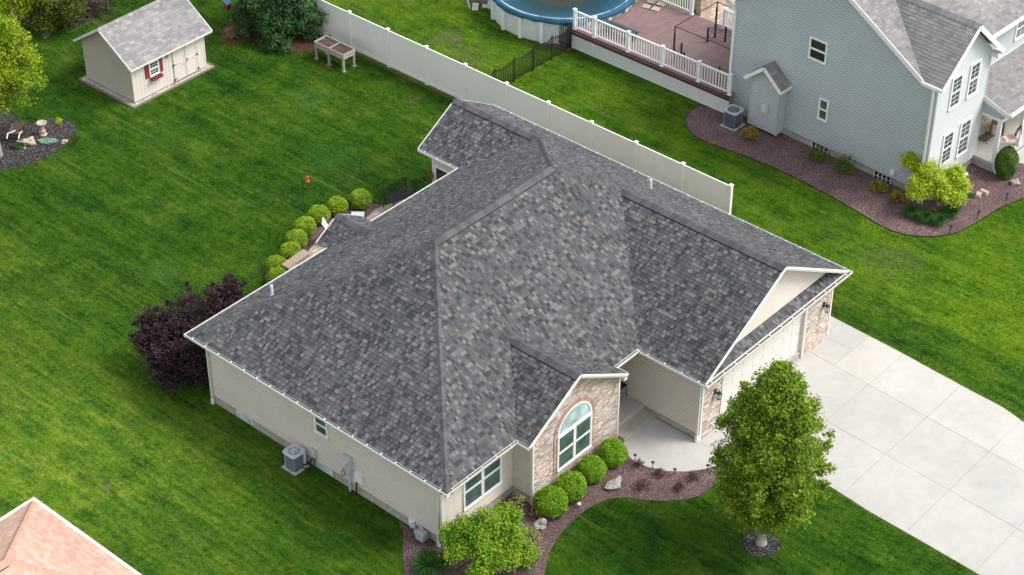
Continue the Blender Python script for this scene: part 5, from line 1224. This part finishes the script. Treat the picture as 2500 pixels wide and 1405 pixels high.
# patio furniture
def sling_chair(loc, rz, label):
    t = thing('patio_chair', label, 'chair', loc, rz, group='white sling patio chairs')
    m = MB(); pts = [(.22, .42), (-.22, .38), (-.34, .62), (-.46, .92), (-.54, 1.04)]
    for (a, za), (b, zb) in zip(pts, pts[1:]): m.face([(a, -.25, za), (a, .25, za), (b, .25, zb), (b, -.25, zb)]); m.face([(a, -.25, za-.012), (b, -.25, zb-.012), (b, .25, zb-.012), (a, .25, za-.012)])
    m.build('sling', 'sling', t)
    for s_ in (-.27, .27):
        m = MB(); m.tube([(x, s_, z) for x, z in pts], .014, 6); m.tube([(.30, s_, 0), (.28, s_, .58), (.18, s_, .64), (-.36, s_, .66)], .014, 6); m.tube([(.22, s_, .42), (-.05, s_, .2), (-.40, s_, 0)], .014, 6); m.build('side_frame', 'bronze', t)
x, y = G(787, 541, 1.04); sling_chair((x+.36, y-.40, .03), R(-48.7), 'white sling chair leaning back beside the small rear porch gable')
x, y = G(873, 519, 1.04); sling_chair((x-.40, y-.36, .03), R(221), 'white sling chair whose back shows above the rear eave')
t = thing('garden_bench', 'black cast metal bench at the far end of the rear patio', 'bench', (12.93, 14.25, .03))
m = MB()
for k in range(25):
    x = -.56+k*.047; h_ = .83+.07*math.cos(x/.62*1.5); m.tube([(x, .24, .48), (x+.012*(-1)**k, .27, .65), (x, .30, h_)], .008, 4)
m.tube([(-.6+k*.1, .30, .83+.075*math.cos((-.6+k*.1)/.62*1.5)) for k in range(13)], .018, 6); m.tube([(-.58, .24, .5), (.58, .24, .5)], .015, 6)
m.tube([(-.3, .29, .8), (-.15, .27, .62), (0, .28, .75), (.15, .27, .62), (.3, .29, .8)], .011, 5); m.build('backrest', 'black', t)
m = MB()
for k in range(9): m.box(-.58, .58, -.22+k*.05, -.19+k*.05, .41, .425)
for k in range(8): m.box(-.56+k*.16, -.54+k*.16, -.22, .23, .40, .43)
m.build('seat', 'black', t)
for s_ in (-.6, .6):
    m = MB(); m.tube([(s_, -.26, 0), (s_, -.22, .42), (s_, -.26, .6), (s_, .0, .64), (s_, .27, .62)], .02, 6); m.tube([(s_, .34, 0), (s_, .24, .42), (s_, .30, .86)], .02, 6); m.build('side_frame', 'black', t)
t = thing('seat_wall', 'low brown block seat wall at the near edge of the rear patio', 'low wall', (6.70, 14.0, 0))
m = MB(); m.prism([(0, 0), (1.18, .1), (1.16, .40), (.05, .32)], 0, .42); m.prism([(0, 0), (.32, 0), (.28, -.9), (-.04, -.9)], 0, .42); m.build('wall_blocks', 'block', t)
M['tanblock'] = plain('tan_wall_block', lin(.36, .27, .21), .85, .12, 4, .2, 30)
m = MB()
for k in range(3): a, b = -.04+k*.41, -.05+(k+1)*.41; m.prism([(a, -.04+.08*k*.4), (b, -.04+.08*(k+1)*.4), (b, .34+.03*(k+1)), (a, .34+.03*k)], .42, .50)
for k in range(2): m.prism([(-.06, -.06-.43*k), (.34, -.06-.43*k), (.33, -.48-.43*k), (-.07, -.48-.43*k)], .42, .50)
m.build('cap_block', 'tanblock', t)

# ------------------------------------------------------------------ plants
def rngs(s): return np.random.default_rng(s)
def ball(loc, rad, label, group, mat='lf_ball', seed=0, squash=.92, n=7000):
    t = thing('ball_shrub', label, 'shrub', (loc[0], loc[1], 0), group=group)
    rng = rngs(seed); d = unit(rng.normal(size=(n, 3))); d = d[d[:, 2] > -.75]
    lump = 1+.05*np.sin(d[:, 0]*7+seed)*np.cos(d[:, 1]*6+seed*2)+.03*np.sin(d[:, 2]*9+seed)
    rr = (rad*lump*rng.uniform(.90, 1.03, len(d)))[:, None]; rr[rng.random(len(d)) < .02] *= 1.05
    pts = d*rr*np.array([1, 1, squash])+np.array([0, 0, rad*squash*.93])
    npmesh('foliage', leafcards(pts, d, .042, rng, up=.35, out=.7, rnd=1.0, aspect=1.5), 4, mat, t)
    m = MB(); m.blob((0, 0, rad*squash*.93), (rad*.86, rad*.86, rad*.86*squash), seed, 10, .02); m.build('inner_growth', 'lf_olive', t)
    m = MB(); m.tube([(0, 0, 0), (0, 0, .3)], .03, 6); m.build('stem', 'barkdk', t)
gb_ = 'yellow green ball bushes along the rear patio'
bl = ['farthest of the eight rear ball bushes, nearest the black bench', 'second rear ball bush, left of the chair back above the eave', 'third rear ball bush, behind the leaning white chair', 'fourth rear ball bush, left of the leaning white chair', 'fifth rear ball bush from the black bench', 'sixth rear ball bush, above the seat wall end', 'seventh rear ball bush, left of the low seat wall', 'nearest rear ball bush, half hidden by the roof edge']
for k, ((px, py), d) in enumerate(zip(((880, 485), (823, 502), (779, 524), (745, 552), (724, 583), (709, 614), (674, 645), (678, 676)), (52, 49, 51, 51, 52, 51, 48, 50))):
    rad = d*.5*1.03/4860*math.dist(CAMLOC, G(px, py)+(.3,)); x, y = G(px, py, rad*.85); ball((x, y), rad, bl[k], gb_, 'lf_ball2', k, .86, 4200)
bl = ['ball bush closest to the front walkway and porch step', 'second ball bush from the front walkway, under the arched window', 'third ball bush from the front walkway, left under the arched window', 'largest front ball bush, nearest the lime leaved bush']
for k, ((px, py), d) in enumerate(zip(((1495, 1106), (1444, 1146), (1395, 1187), (1346, 1225)), (70, 69, 74, 80))):
    rad = d*.5*1.0/4860*math.dist(CAMLOC, G(px, py)+(.3,)); x, y = G(px, py, rad*.88); ball((x, y), rad, bl[k], 'clipped ball bushes in front of the stone wall', 'lf_ball', 20+k, .93, 8000)

def trunk(m, p, q, r0, r1, seed=0, seg=5, wob=.05):
    rn = random.Random(seed); p, q = Vector(p), Vector(q); pts = [p+(q-p)*i/seg+Vector((rn.uniform(-wob, wob), rn.uniform(-wob, wob), 0))*(0 if i in (0,) else 1) for i in range(seg+1)]
    m.tube(pts, r0, 9, 0, r1)
def limbs(name, t, mat, base, tips, r0, r1=.012, seed=0, mid=.5, per=None):
    m = MB(); rn = random.Random(seed)
    for q in tips:
        b = Vector(base(q)); q = Vector(q); mm = b+(q-b)*.5+Vector((rn.uniform(-.1, .1), rn.uniform(-.1, .1), -.08*(q-b).length))
        m.tube([b, mm, q], r0, 6, 0, r1)
    return m.build(name, mat, t)
# the pear tree by the driveway
T = thing('pear_tree', 'dense green egg shaped tree in the front lawn beside the driveway', 'tree', (6.79, -7.42, 0))
rng = rngs(5); H0, H1, RM = 1.42, 7.0, 1.56
cl = []
def pprof(z):      # radius against height: tucked base, fullest a third up, drawn out to a leader
    ks = ((0, .42), (.08, .74), (.2, .96), (.36, 1.02), (.55, .93), (.72, .74), (.86, .46), (.95, .22), (1, .06))
    for (z0, r0), (z1, r1) in zip(ks, ks[1:]):
        if z <= z1: return r0+(r1-r0)*(z-z0)/(z1-z0)
    return .06
for i in range(620):
    z = rng.uniform(0, 1)**.9; a = rng.uniform(0, 2*math.pi); q = rng.uniform(.0, 1)**.36*(.92+.13*math.sin(3*a+z*7)+.10*math.sin(7*a-z*17)); r_ = RM*pprof(z)*q
    cl.append((r_*math.cos(a), r_*math.sin(a), H0+(H1-H0)*z+.12*rng.normal()-.15*q, rng.uniform(.22, .40)))
for i in range(150):     # stray leading shoots
    z = rng.uniform(0, 1); a = rng.uniform(0, 6.28); f_ = rng.uniform(1.0, 1.22)
    cl.append((RM*f_*pprof(z)*math.cos(a), RM*f_*pprof(z)*math.sin(a), H0+(H1-H0)*z+.1, rng.uniform(.09, .2)))
for i in range(12): cl.append((rng.normal()*.10, rng.normal()*.10, H1-.45+.05*i, .2))
crown('crown', T, 'lf_tree', cl, 100, .062, 3, up=.75, out=.5, rnd=1.0)
m = MB(); m.tube([(0, 0, -.02), (0, 0, .12), (.02, .01, .8), (0, 0, 2.5), (.05, 0, 5.8)], .15, 12, 0, .03); m.tube([(0, 0, -.02), (0, 0, .2)], .2, 12, 0, .14); m.build('trunk', 'bark', T)
limbs('branches', T, 'bark', lambda q: (0, 0, max(.8, q[2]-1.0-.5*math.hypot(q[0], q[1]))), [c[:3] for c in cl[::5]], .035, .008, 3)
# conifer by the fence
T = thing('conifer_tree', 'dark green spreading conifer at the back end of the white fence', 'tree', (19.45, 27.95, 0))
rng = rngs(9); cl = []
for i in range(420):
    z = rng.uniform(0, 1)**1.25; a = rng.uniform(0, 6.28); q = rng.uniform(.2, 1)**.5; r_ = 2.0*(1-z)**.75*q*(1+.18*math.sin(5*a+z*11))+.1; cl.append((r_*math.cos(a), r_*math.sin(a), .30+5.2*z-.15*q, rng.uniform(.2, .38)))
crown('crown', T, 'lf_pine', cl, 150, .06, 9, up=.6, out=.7, rnd=.9, aspect=2.4)
m = MB(); trunk(m, (0, 0, 0), (0, 0, 5), .14, .03, 2); m.build('trunk', 'barkdk', T); limbs('branches', T, 'barkdk', lambda q: (0, 0, max(.2, q[2]-.2)), [c[:3] for c in cl[::4]], .03, .008, 4)
# yellow green tree at the left edge
T = thing('yellow_green_tree', 'loose yellow green tree with a pale grey trunk at the left edge', 'tree', (4.70, 28.9, 0))
rng = rngs(12); cl = []
cx3 = Vector(G(28, 150, 3.6)+(3.6,))-Vector((4.70, 28.9, 0))
for i in range(280):
    d = unit(rng.normal(size=(1, 3)))[0]; q = rng.uniform(.1, 1)**.45; f_ = 1+.16*math.sin(4*d[0]+2*d[2])+.1*math.sin(9*d[1]); cl.append((cx3.x+d[0]*1.85*q*f_-.6, cx3.y+d[1]*1.85*q*f_+.55, cx3.z+d[2]*2.2*q*f_, rng.uniform(.24, .44)))
crown('crown', T, 'lf_yellow', cl, 130, .066, 12, up=.6, out=.5, rnd=1.0)
m = MB(); m.tube([(0, 0, 0), (-.02, .0, .8), (-.1, .1, 1.6), (cx3.x*.4, cx3.y*.4, 2.6), (cx3.x*.8-.3, cx3.y*.8+.3, 4.2)], .17, 12, 0, .04); m.build('trunk', 'bark', T)
limbs('branches', T, 'bark', lambda q: (cx3.x*.4, cx3.y*.4, 2.3), [c[:3] for c in cl[::6]], .04, .008, 5)
for k, (px, py, h_, rad, mat, lab) in enumerate(((150, 5, 3.0, 1.2, 'lf_olive', 'olive green tree with a thin bare trunk behind the yellow green tree'), (60, -10, 3.4, 1.5, 'lf_yellow', 'tall yellow green tree at the top left corner'), (115, 45, 1.2, .8, 'lf_olive', 'low olive shrub at the foot of the trees in the top left corner'), (255, -40, 3.0, 1.1, 'lf_olive', 'olive tree beyond the brush pile at the top edge'))):
    x, y = G(px, py, h_*.45); T = thing('woodland_tree', lab, 'tree', (x, y, 0), group='trees at the top left corner'); rng = rngs(40+k); cl = []
    for i in range(90): d = unit(rng.normal(size=(1, 3)))[0]; q = rng.uniform(.1, 1)**.45; cl.append((d[0]*rad*q, d[1]*rad*q, h_*.60+d[2]*h_*.40*q, rng.uniform(.25, .42)))
    crown('crown', T, mat, cl, 130, .065, 40+k); m = MB(); trunk(m, (0, 0, 0), (0, 0, h_*.8), .09, .03, k); m.build('trunk', 'barkdk', T)
x, y = G(166, 48); T = thing('bare_trunk', 'thin bare brown tree trunk standing left of the brush pile', 'tree', (x, y, 0)); m = MB(); trunk(m, (0, 0, 0), (-.05, .0, 3.2), .06, .03, 5, 6, .03); m.build('trunk', 'barkdk', T)
# purple plum
T = thing('purple_plum_tree', 'dark purple leaved plum behind the corner of the ranch house', 'tree', (.15, 12.25, 0))
rng = rngs(14); cl = []
core = []
for (px, py, z_, r_) in ((540, 745, 1.8, .85), (470, 775, 1.7, .9), (420, 800, 1.6, .85), (440, 860, 1.3, .9), (400, 880, 1.2, .7), (370, 790, 1.7, .55), (480, 900, .9, .7), (430, 915, .7, .6), (560, 720, 2.0, .5), (510, 860, 1.2, .8), (360, 830, 1.4, .45), (450, 820, 1.4, .8), (380, 840, 1.2, .6)):
    x, y = G(px, py, z_); core.append((x-.15, y-12.25, z_, r_))
for c in core:
    for i in range(48): d = unit(rng.normal(size=(1, 3)))[0]; q = rng.uniform(.1, 1.12)**.5; cl.append((c[0]+d[0]*c[3]*q*.85, c[1]+d[1]*c[3]*q*.85, max(.2, c[2]+d[2]*c[3]*q*.85), rng.uniform(.14, .28)))
for c in core:
    for i in range(7): d = unit(rng.normal(size=(1, 3)))[0]; q = rng.uniform(1.05, 1.4); cl.append((c[0]+d[0]*c[3]*q, c[1]+d[1]*c[3]*q, max(.2, c[2]+abs(d[2])*c[3]*q), rng.uniform(.08, .15)))
cl = [c for c in cl if not (c[0]+.15 > -.25 and c[1]+12.25 < 11.3 and c[2] < 2.9)]
crown('crown', T, 'lf_plum', cl, 62, .055, 14, up=.5, out=.4, rnd=1.1)
m = MB()
for k, c in enumerate(core): m.tube([(0, 0, 0), (c[0]*.4, c[1]*.4, c[2]*.55), (c[0], c[1], c[2]+.3)], .05, 7, 0, .012)
m.build('stems', 'barkdk', T); limbs('branches', T, 'barkdk', lambda q: (q[0]*.6, q[1]*.6, q[2]*.7), [c[:3] for c in cl[::4]], .016, .005, 4)
# lime bush (front left) and chartreuse maple (neighbour)
def bushtree(name, label, base, cores, mat, per, size, seed, wood='bark', n=26, rs=(.10, .22)):
    T = thing(name, label, 'small tree', (base[0], base[1], 0)); rng = rngs(seed); cl = []
    for (px, py, z_, r_) in cores:
        x, y = G(px, py, z_)
        for i in range(n): d = unit(rng.normal(size=(1, 3)))[0]; q = rng.uniform(.05, 1)**.5; cl.append((x-base[0]+d[0]*r_*q*.9, y-base[1]+d[1]*r_*q*.9, max(.12, z_+d[2]*r_*q*.7), rng.uniform(*rs)))
    crown('crown', T, mat, cl, per, size, seed, up=.9, out=.4, rnd=.9)
    m = MB()
    for (px, py, z_, r_) in cores: x, y = G(px, py, z_); m.tube([(0, 0, 0), ((x-base[0])*.35, (y-base[1])*.35, z_*.6), (x-base[0], y-base[1], z_)], .045, 7, 0, .012)
    m.build('trunk', wood, T); limbs('branches', T, wood, lambda q: (q[0]*.55, q[1]*.55, q[2]*.75), [c[:3] for c in cl[::4]], .015, .005, seed)
    return T
bushtree('lime_maple', 'lime and yellow green spreading small tree at the near front corner of the ranch house', G(1185, 1375), ((1190, 1280, 1.7, .6), (1235, 1265, 1.6, .55), (1140, 1290, 1.5, .5), (1100, 1305, 1.3, .35), (1250, 1310, 1.3, .55), (1180, 1330, 1.3, .6), (1120, 1350, 1.0, .45), (1240, 1360, .9, .5), (1180, 1385, .7, .45), (1285, 1350, .8, .3)), 'lf_maple', 46, .05, 21, n=52, rs=(.12, .26))
bushtree('chartreuse_maple', 'bright chartreuse spreading maple at the near corner of the grey house', G(2285, 492), ((2250, 400, 1.5, .55), (2225, 390, 1.6, .35), (2280, 430, 1.5, .6), (2325, 425, 1.4, .5), (2345, 450, 1.2, .38), (2250, 450, 1.2, .5), (2300, 470, 1.0, .5), (2335, 480, .9, .3), (2240, 470, 1.0, .35)), 'lf_maple2', 60, .05, 22, n=50, rs=(.11, .24))
# small white sculpture bits glimpsed under the maple
def white_orn(px, py, lab, s_=.08):
    x, y = G(px, py, .1); m = MB(); m.lathe((0, 0, 0), [(s_, 0), (s_*1.2, s_*.6), (s_*.7, s_*1.5), (s_*.9, s_*2), (0, s_*2.3)], 12); o = m.build('garden_ornament', 'white'); o.location = (x, y, .02); tag(o, lab, 'ornament', 'white ornaments under the maple')
white_orn(2243, 487, 'right one of two white pots under the chartreuse maple', .09); white_orn(2231, 483, 'left smaller one of two white pots under the chartreuse maple', .07)
t = thing('downspout_splash', 'white disc shaped drain cover right of the chartreuse maple', 'drain cover', G(2355, 427)+(.02,)); m = MB(); m.lathe((0, 0, 0), [(.14, 0), (.14, .05), (0, .07)], 18); m.build('disc', 'white', t)
# clipped arborvitae
T = thing('arborvitae', 'dark green clipped egg shaped arborvitae beside the neighbour porch post', 'shrub', G(2452, 432)+(0,))
rng = rngs(31); n = 12000; z = rng.uniform(0, 1, n); a = rng.uniform(0, 6.283, n)
pr3 = .46*np.sin(np.clip(z*1.6+.62, 0, np.pi/2)*1.0)*np.sqrt(np.clip(1-((z-.25)/.76).clip(0)**2.3, 0, 1)); rr = pr3*rng.uniform(.86, 1.03, n)*(1+.05*np.sin(5*a+z*9))
pts = np.stack([rr*np.cos(a), rr*np.sin(a), .04+1.35*z], 1); dd = unit(np.stack([np.cos(a), np.sin(a), z*.6], 1))
npmesh('foliage', leafcards(pts, dd, .05, rng, up=.3, out=.9, rnd=.8, aspect=1.8), 4, 'lf_thuja', T)
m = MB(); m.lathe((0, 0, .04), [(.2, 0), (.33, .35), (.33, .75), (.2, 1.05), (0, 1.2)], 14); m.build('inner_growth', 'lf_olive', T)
# perennial clumps
def shrub(name, label, pos, rad, h_, mat, seed, n=900, size=.05, cat='shrub', group=None, open_=.5):
    T = thing(name, label, cat, (pos[0], pos[1], 0), group=group); rng = rngs(seed)
    k = 22; d = unit(rng.normal(size=(k, 3))); d[:, 2] = np.abs(d[:, 2]); q = rng.uniform(.3, 1, (k, 1))**open_
    c = np.concatenate([d*q*np.array([rad, rad, h_*.75])+np.array([0, 0, h_*.15]), np.full((k, 1), rad*.42)], 1)
    crown('foliage', T, mat, c, max(8, n//k), size, seed, up=.7, out=.5, rnd=1)
    m = MB()
    for p in c[::2]: m.tube([(0, 0, 0), (p[0]*.5, p[1]*.5, p[2]*.6), (p[0], p[1], p[2])], .012, 5, 0, .004)
    m.build('stems', 'barkdk', T); return T
def tuft(name, label, pos, rad, h_, mat, seed, n=260, group=None, cat='plant', wdt=.022):
    T = thing(name, label, cat, (pos[0], pos[1], 0), group=group); rng = rngs(seed); q = []
    for i in range(n):
        a = rng.uniform(0, 6.283); L = rng.uniform(.5, 1); c_, s_ = math.cos(a), math.sin(a); o = rng.uniform(0, .25)*rad
        P = [(o*c_, o*s_, 0), ((o+rad*.35*L)*c_, (o+rad*.35*L)*s_, h_*.75*L), ((o+rad*.72*L)*c_, (o+rad*.72*L)*s_, h_*.9*L), ((o+rad*L)*c_, (o+rad*L)*s_, h_*rng.uniform(.35, .7)*L)]
        for (p0, p1), (w0, w1) in zip(zip(P, P[1:]), ((1, 1), (1, .8), (.8, .1))):
            w0, w1 = w0*wdt/2, w1*wdt/2
            q += [(p0[0]-s_*w0, p0[1]+c_*w0, p0[2]), (p0[0]+s_*w0, p0[1]-c_*w0, p0[2]), (p1[0]+s_*w1, p1[1]-c_*w1, p1[2]), (p1[0]-s_*w1, p1[1]+c_*w1, p1[2])]
    npmesh('leaf_blades', np.array(q), 4, mat, T); return T
for k, (px, py, rad, lab) in enumerate(((2222, 527, .34, 'leftmost daylily clump on the red stones below the chartreuse maple'), (2254, 540, .34, 'second daylily clump from the left below the chartreuse maple'), (2288, 547, .38, 'frontmost daylily clump below the chartreuse maple'), (2318, 530, .34, 'second daylily clump from the right below the chartreuse maple'), (2326, 514, .34, 'rear right daylily clump nearest the chartreuse maple'))):
    tuft('daylily', lab, G(px, py), rad*1.15, .42, 'lf_blade', 50+k, 330, 'daylily clumps below the maple')
tuft('daylily', 'dark green grassy clump at the bottom edge below the lime tree', G(1050, 1392), .62, .5, 'lf_blade', 60, 420, wdt=.03)
tuft('daylily', 'green grassy tuft in the dark mulch bed below the wheelbarrow', G(42, 362), .24, .22, 'lf_blade', 61, 260)
tuft('daylily', 'small green tuft beside the two tan landscape blocks', G(2370, 480), .2, .14, 'lf_blade', 62, 120)
shrub('nandina_bush', 'shrub with red tips and yellow green leaves below the grey bump out', G(1833, 345), .34, .75, 'lf_red', 70, 900)
shrub('rose_bush', 'loose green rose bush under the first basement window of the grey house', G(1997, 392), .36, .8, 'lf_green', 71, 620, group='rose bushes beside the grey house')
shrub('rose_bush', 'taller light green rose bush right of the first basement window of the grey house', G(2060, 420), .40, .9, 'lf_green', 72, 800, group='rose bushes beside the grey house')
shrub('spirea_bush', 'golden orange shrub under the second basement window of the grey house', G(2145, 465), .30, .45, 'lf_gold', 73, 620)
shrub('nandina_bush', 'red and yellow shrub at the left foot of the chartreuse maple', G(2190, 492), .30, .5, 'lf_red', 74, 600)
shrub('spirea_bush', 'small olive gold shrub among the daylilies', G(2279, 524), .18, .3, 'lf_gold', 75, 350)
shrub('barberry', 'dark maroon low shrub under the right side of the chartreuse maple', G(2308, 492), .24, .35, 'lf_maroon', 76, 400)
for k, (px, py, r_, lab) in enumerate(((1560, 1140, .22, 'thin barberry nearest the ball bushes and the walkway'), (1609, 1162, .22, 'thin barberry next to the walkway curve'), (1570, 1190, .32, 'widest wispy barberry near the angular grey rock'), (1658, 1196, .22, 'thin barberry at the middle edge of the front lawn'), (1691, 1172, .22, 'thin barberry nearest the pear tree'))):
    shrub('barberry', lab, G(px, py), r_*.8, .34, 'lf_maroon', 80+k, 230, .035, group='thin barberries in the front bed', open_=.3)
shrub('azalea', 'pink and yellow flowering azalea under the bird house pole', G(566, 90), .32, .5, 'lf_pink', 90, 800, .045)
shrub('azalea', 'low reddish shrub behind the red hydrant ornament', G(620, 92), .3, .3, 'lf_maroon', 91, 260, .04)
shrub('gold_shrub', 'little bright yellow green shrub right of the bird bath', G(143, 300), .16, .2, 'lf_maple2', 92, 320, .04)
shrub('wispy_shrub', 'wispy pale yellow shrub between the largest front ball bush and the brown rock', G(1312, 1262), .2, .55, 'lf_wisp', 93, 200, .04, open_=.3)
shrub('wispy_shrub', 'wispy pale yellow shrub right of the lime tree', G(1300, 1318), .26, .5, 'lf_wisp', 94, 330, .04, open_=.3)
shrub('wispy_shrub', 'loose pale green shrub at the bottom edge right of the lime tree', G(1290, 1380), .34, .6, 'lf_green', 95, 380, .045, open_=.3)
shrub('wispy_shrub', 'pinkish wispy shrub against the siding behind the lime tree', G(1262, 1245), .28, .7, 'lf_wisp', 96, 240, .04, open_=.3)
shrub('weed', 'tiny green weed by the gas meter on the red stones', G(1040, 1345), .12, .12, 'lf_green', 97, 90, .04)
shrub('boxwood_sprig', 'small light green plant beside the brick pillar and deck rail', G(1694, 35), .16, .3, 'lf_green', 98, 200, .05)
T = thing('silver_groundcover', 'patch of silvery green groundcover in the dark mulch bed', 'plant', G(116, 349)+(0,)); rng = rngs(77); n = 900
a = rng.uniform(0, 6.283, n); q = np.sqrt(rng.uniform(0, 1, n)); pts = np.stack([.36*q*np.cos(a)*(1+.2*np.sin(3*a)), .2*q*np.sin(a), .04+.08*rng.random(n)], 1)
pts[:, :2] = pts[:, :2] @ np.array([[.66, -.75], [.75, .66]]); npmesh('leaves', leafcards(pts, np.tile([0, 0, 1.], (n, 1)), .055, rng, up=1, out=.2), 4, 'lf_silver', T)
# path lights
def path_light(px, py, lab, h_=.28, r_=.06, mat='bronze', grp='path lights along the front walk'):
    t = thing('path_light', lab, 'garden light', G(px, py)+(.01,), group=grp)
    m = MB(); m.tube([(0, 0, 0), (0, 0, h_)], .012, 6); m.build('stake', 'bronze', t)
    m = MB(); m.lathe((0, 0, h_), [(r_, 0), (r_*1.05, .015), (r_*.4, .05), (0, .06)], 14); m.build('lamp_head', mat, t)
for px, py, lab in ((1550, 1128, 'bronze path light nearest the closest ball bush'), (1593, 1146, 'bronze path light at the start of the walkway curve'), (1647, 1163, 'bronze path light at the lowest point of the walkway curve'), (1727, 1153, 'bronze path light near the pear tree crown')): path_light(px, py, lab)
path_light(1413, 1240, 'white topped path light below the two middle ball bushes', .16, .07, 'actop')
for px, py, lab in ((2318, 571, 'black stake light nearest the fence side of the neighbour bed curve'), (2386, 535, 'middle black stake light on the neighbour bed edge'), (2456, 492, 'black stake light nearest the neighbour walk')):
    t = thing('stake_light', lab, 'garden light', G(px, py)+(.01,), group='black stake lights on the neighbour bed edge')
    m = MB(); m.tube([(0, 0, 0), (.0, .0, .30)], .022, 6); m.build('stake', 'black', t); m = MB(); m.tube([(0, 0, .3), (.03, -.02, .4)], .035, 8); m.build('lamp_head', 'black', t)
# bed edging strips
def edging(name, pts, lab):
    m = MB()
    for a, b in zip(pts, pts[1:]): m.obox((a[0], a[1], .012), (b[0], b[1], .012), .016, .05)
    tag(m.build(name, 'black'), lab, 'edging')
edging('bed_edging', smooth_poly(Gs((1735, 262), (1700, 262), (1675, 290), (1686, 325), (1730, 350), (1800, 376), (1900, 416), (2000, 466), (2100, 522), (2150, 553), (2200, 572), (2250, 579), (2300, 577), (2345, 566), (2400, 535), (2450, 505), (2520, 478)), 4, False), 'black plastic edging around the red stone bed of the grey house')

# ------------------------------------------------------------------ grass blades over both lawns (nobody could count them)
def inpoly(x, y, poly):
    inside = np.zeros(len(x), bool); n = len(poly); px = [p[0] for p in poly]; py = [p[1] for p in poly]
    bb = (x > min(px)) & (x < max(px)) & (y > min(py)) & (y < max(py)); xs, ys_ = x[bb], y[bb]; ins = np.zeros(len(xs), bool); j = n-1
    for i in range(n):
        c = ((py[i] > ys_) != (py[j] > ys_)); d = py[j]-py[i]
        ins ^= c & (xs < (px[j]-px[i])*(ys_-py[i])/(d if d else 1e-9)+px[i]); j = i
    inside[bb] = ins; return inside
def blades():
    rng = rngs(99); quad = [G(-200, -120), G(2700, -120), G(2700, 1525), G(-200, 1525)]
    xs = [p[0] for p in quad]; ys2 = [p[1] for p in quad]
    NB = 1900000; x = rng.uniform(min(xs), max(xs), NB); y = rng.uniform(min(ys2), max(ys2), NB)
    ok = inpoly(x, y, quad); x, y = x[ok], y[ok]
    bad = np.zeros(len(x), bool); jx, jy = x+rng.normal(0, .055, len(x)), y+rng.normal(0, .055, len(x))
    for p in NOGRASS: bad |= inpoly(jx, jy, p)
    x, y = x[~bad], y[~bad]; n = len(x)
    cl = .5+.5*np.sin(x*2.1+np.sin(y*1.7)*2)*np.cos(y*2.6+np.sin(x*1.3)*2)
    a = rng.uniform(0, 6.283, n); h_ = rng.uniform(.025, .065, n)*(.8+.4*cl); w_ = rng.uniform(.008, .018, n); ln = rng.uniform(.2, 1.3, n)*h_; la = rng.uniform(0, 6.283, n)
    v = np.empty((n, 3, 3)); v[:, 0] = np.stack([x-np.cos(a)*w_, y-np.sin(a)*w_, np.zeros(n)], 1); v[:, 1] = np.stack([x+np.cos(a)*w_, y+np.sin(a)*w_, np.zeros(n)], 1)
    v[:, 2] = np.stack([x+np.cos(la)*ln, y+np.sin(la)*ln, h_], 1)
    print('blades', n); return npmesh('grass', v.reshape(-1, 3), 3, 'blade')
tag(blades(), 'short mown green grass covering both lawns', 'grass', kind='stuff')
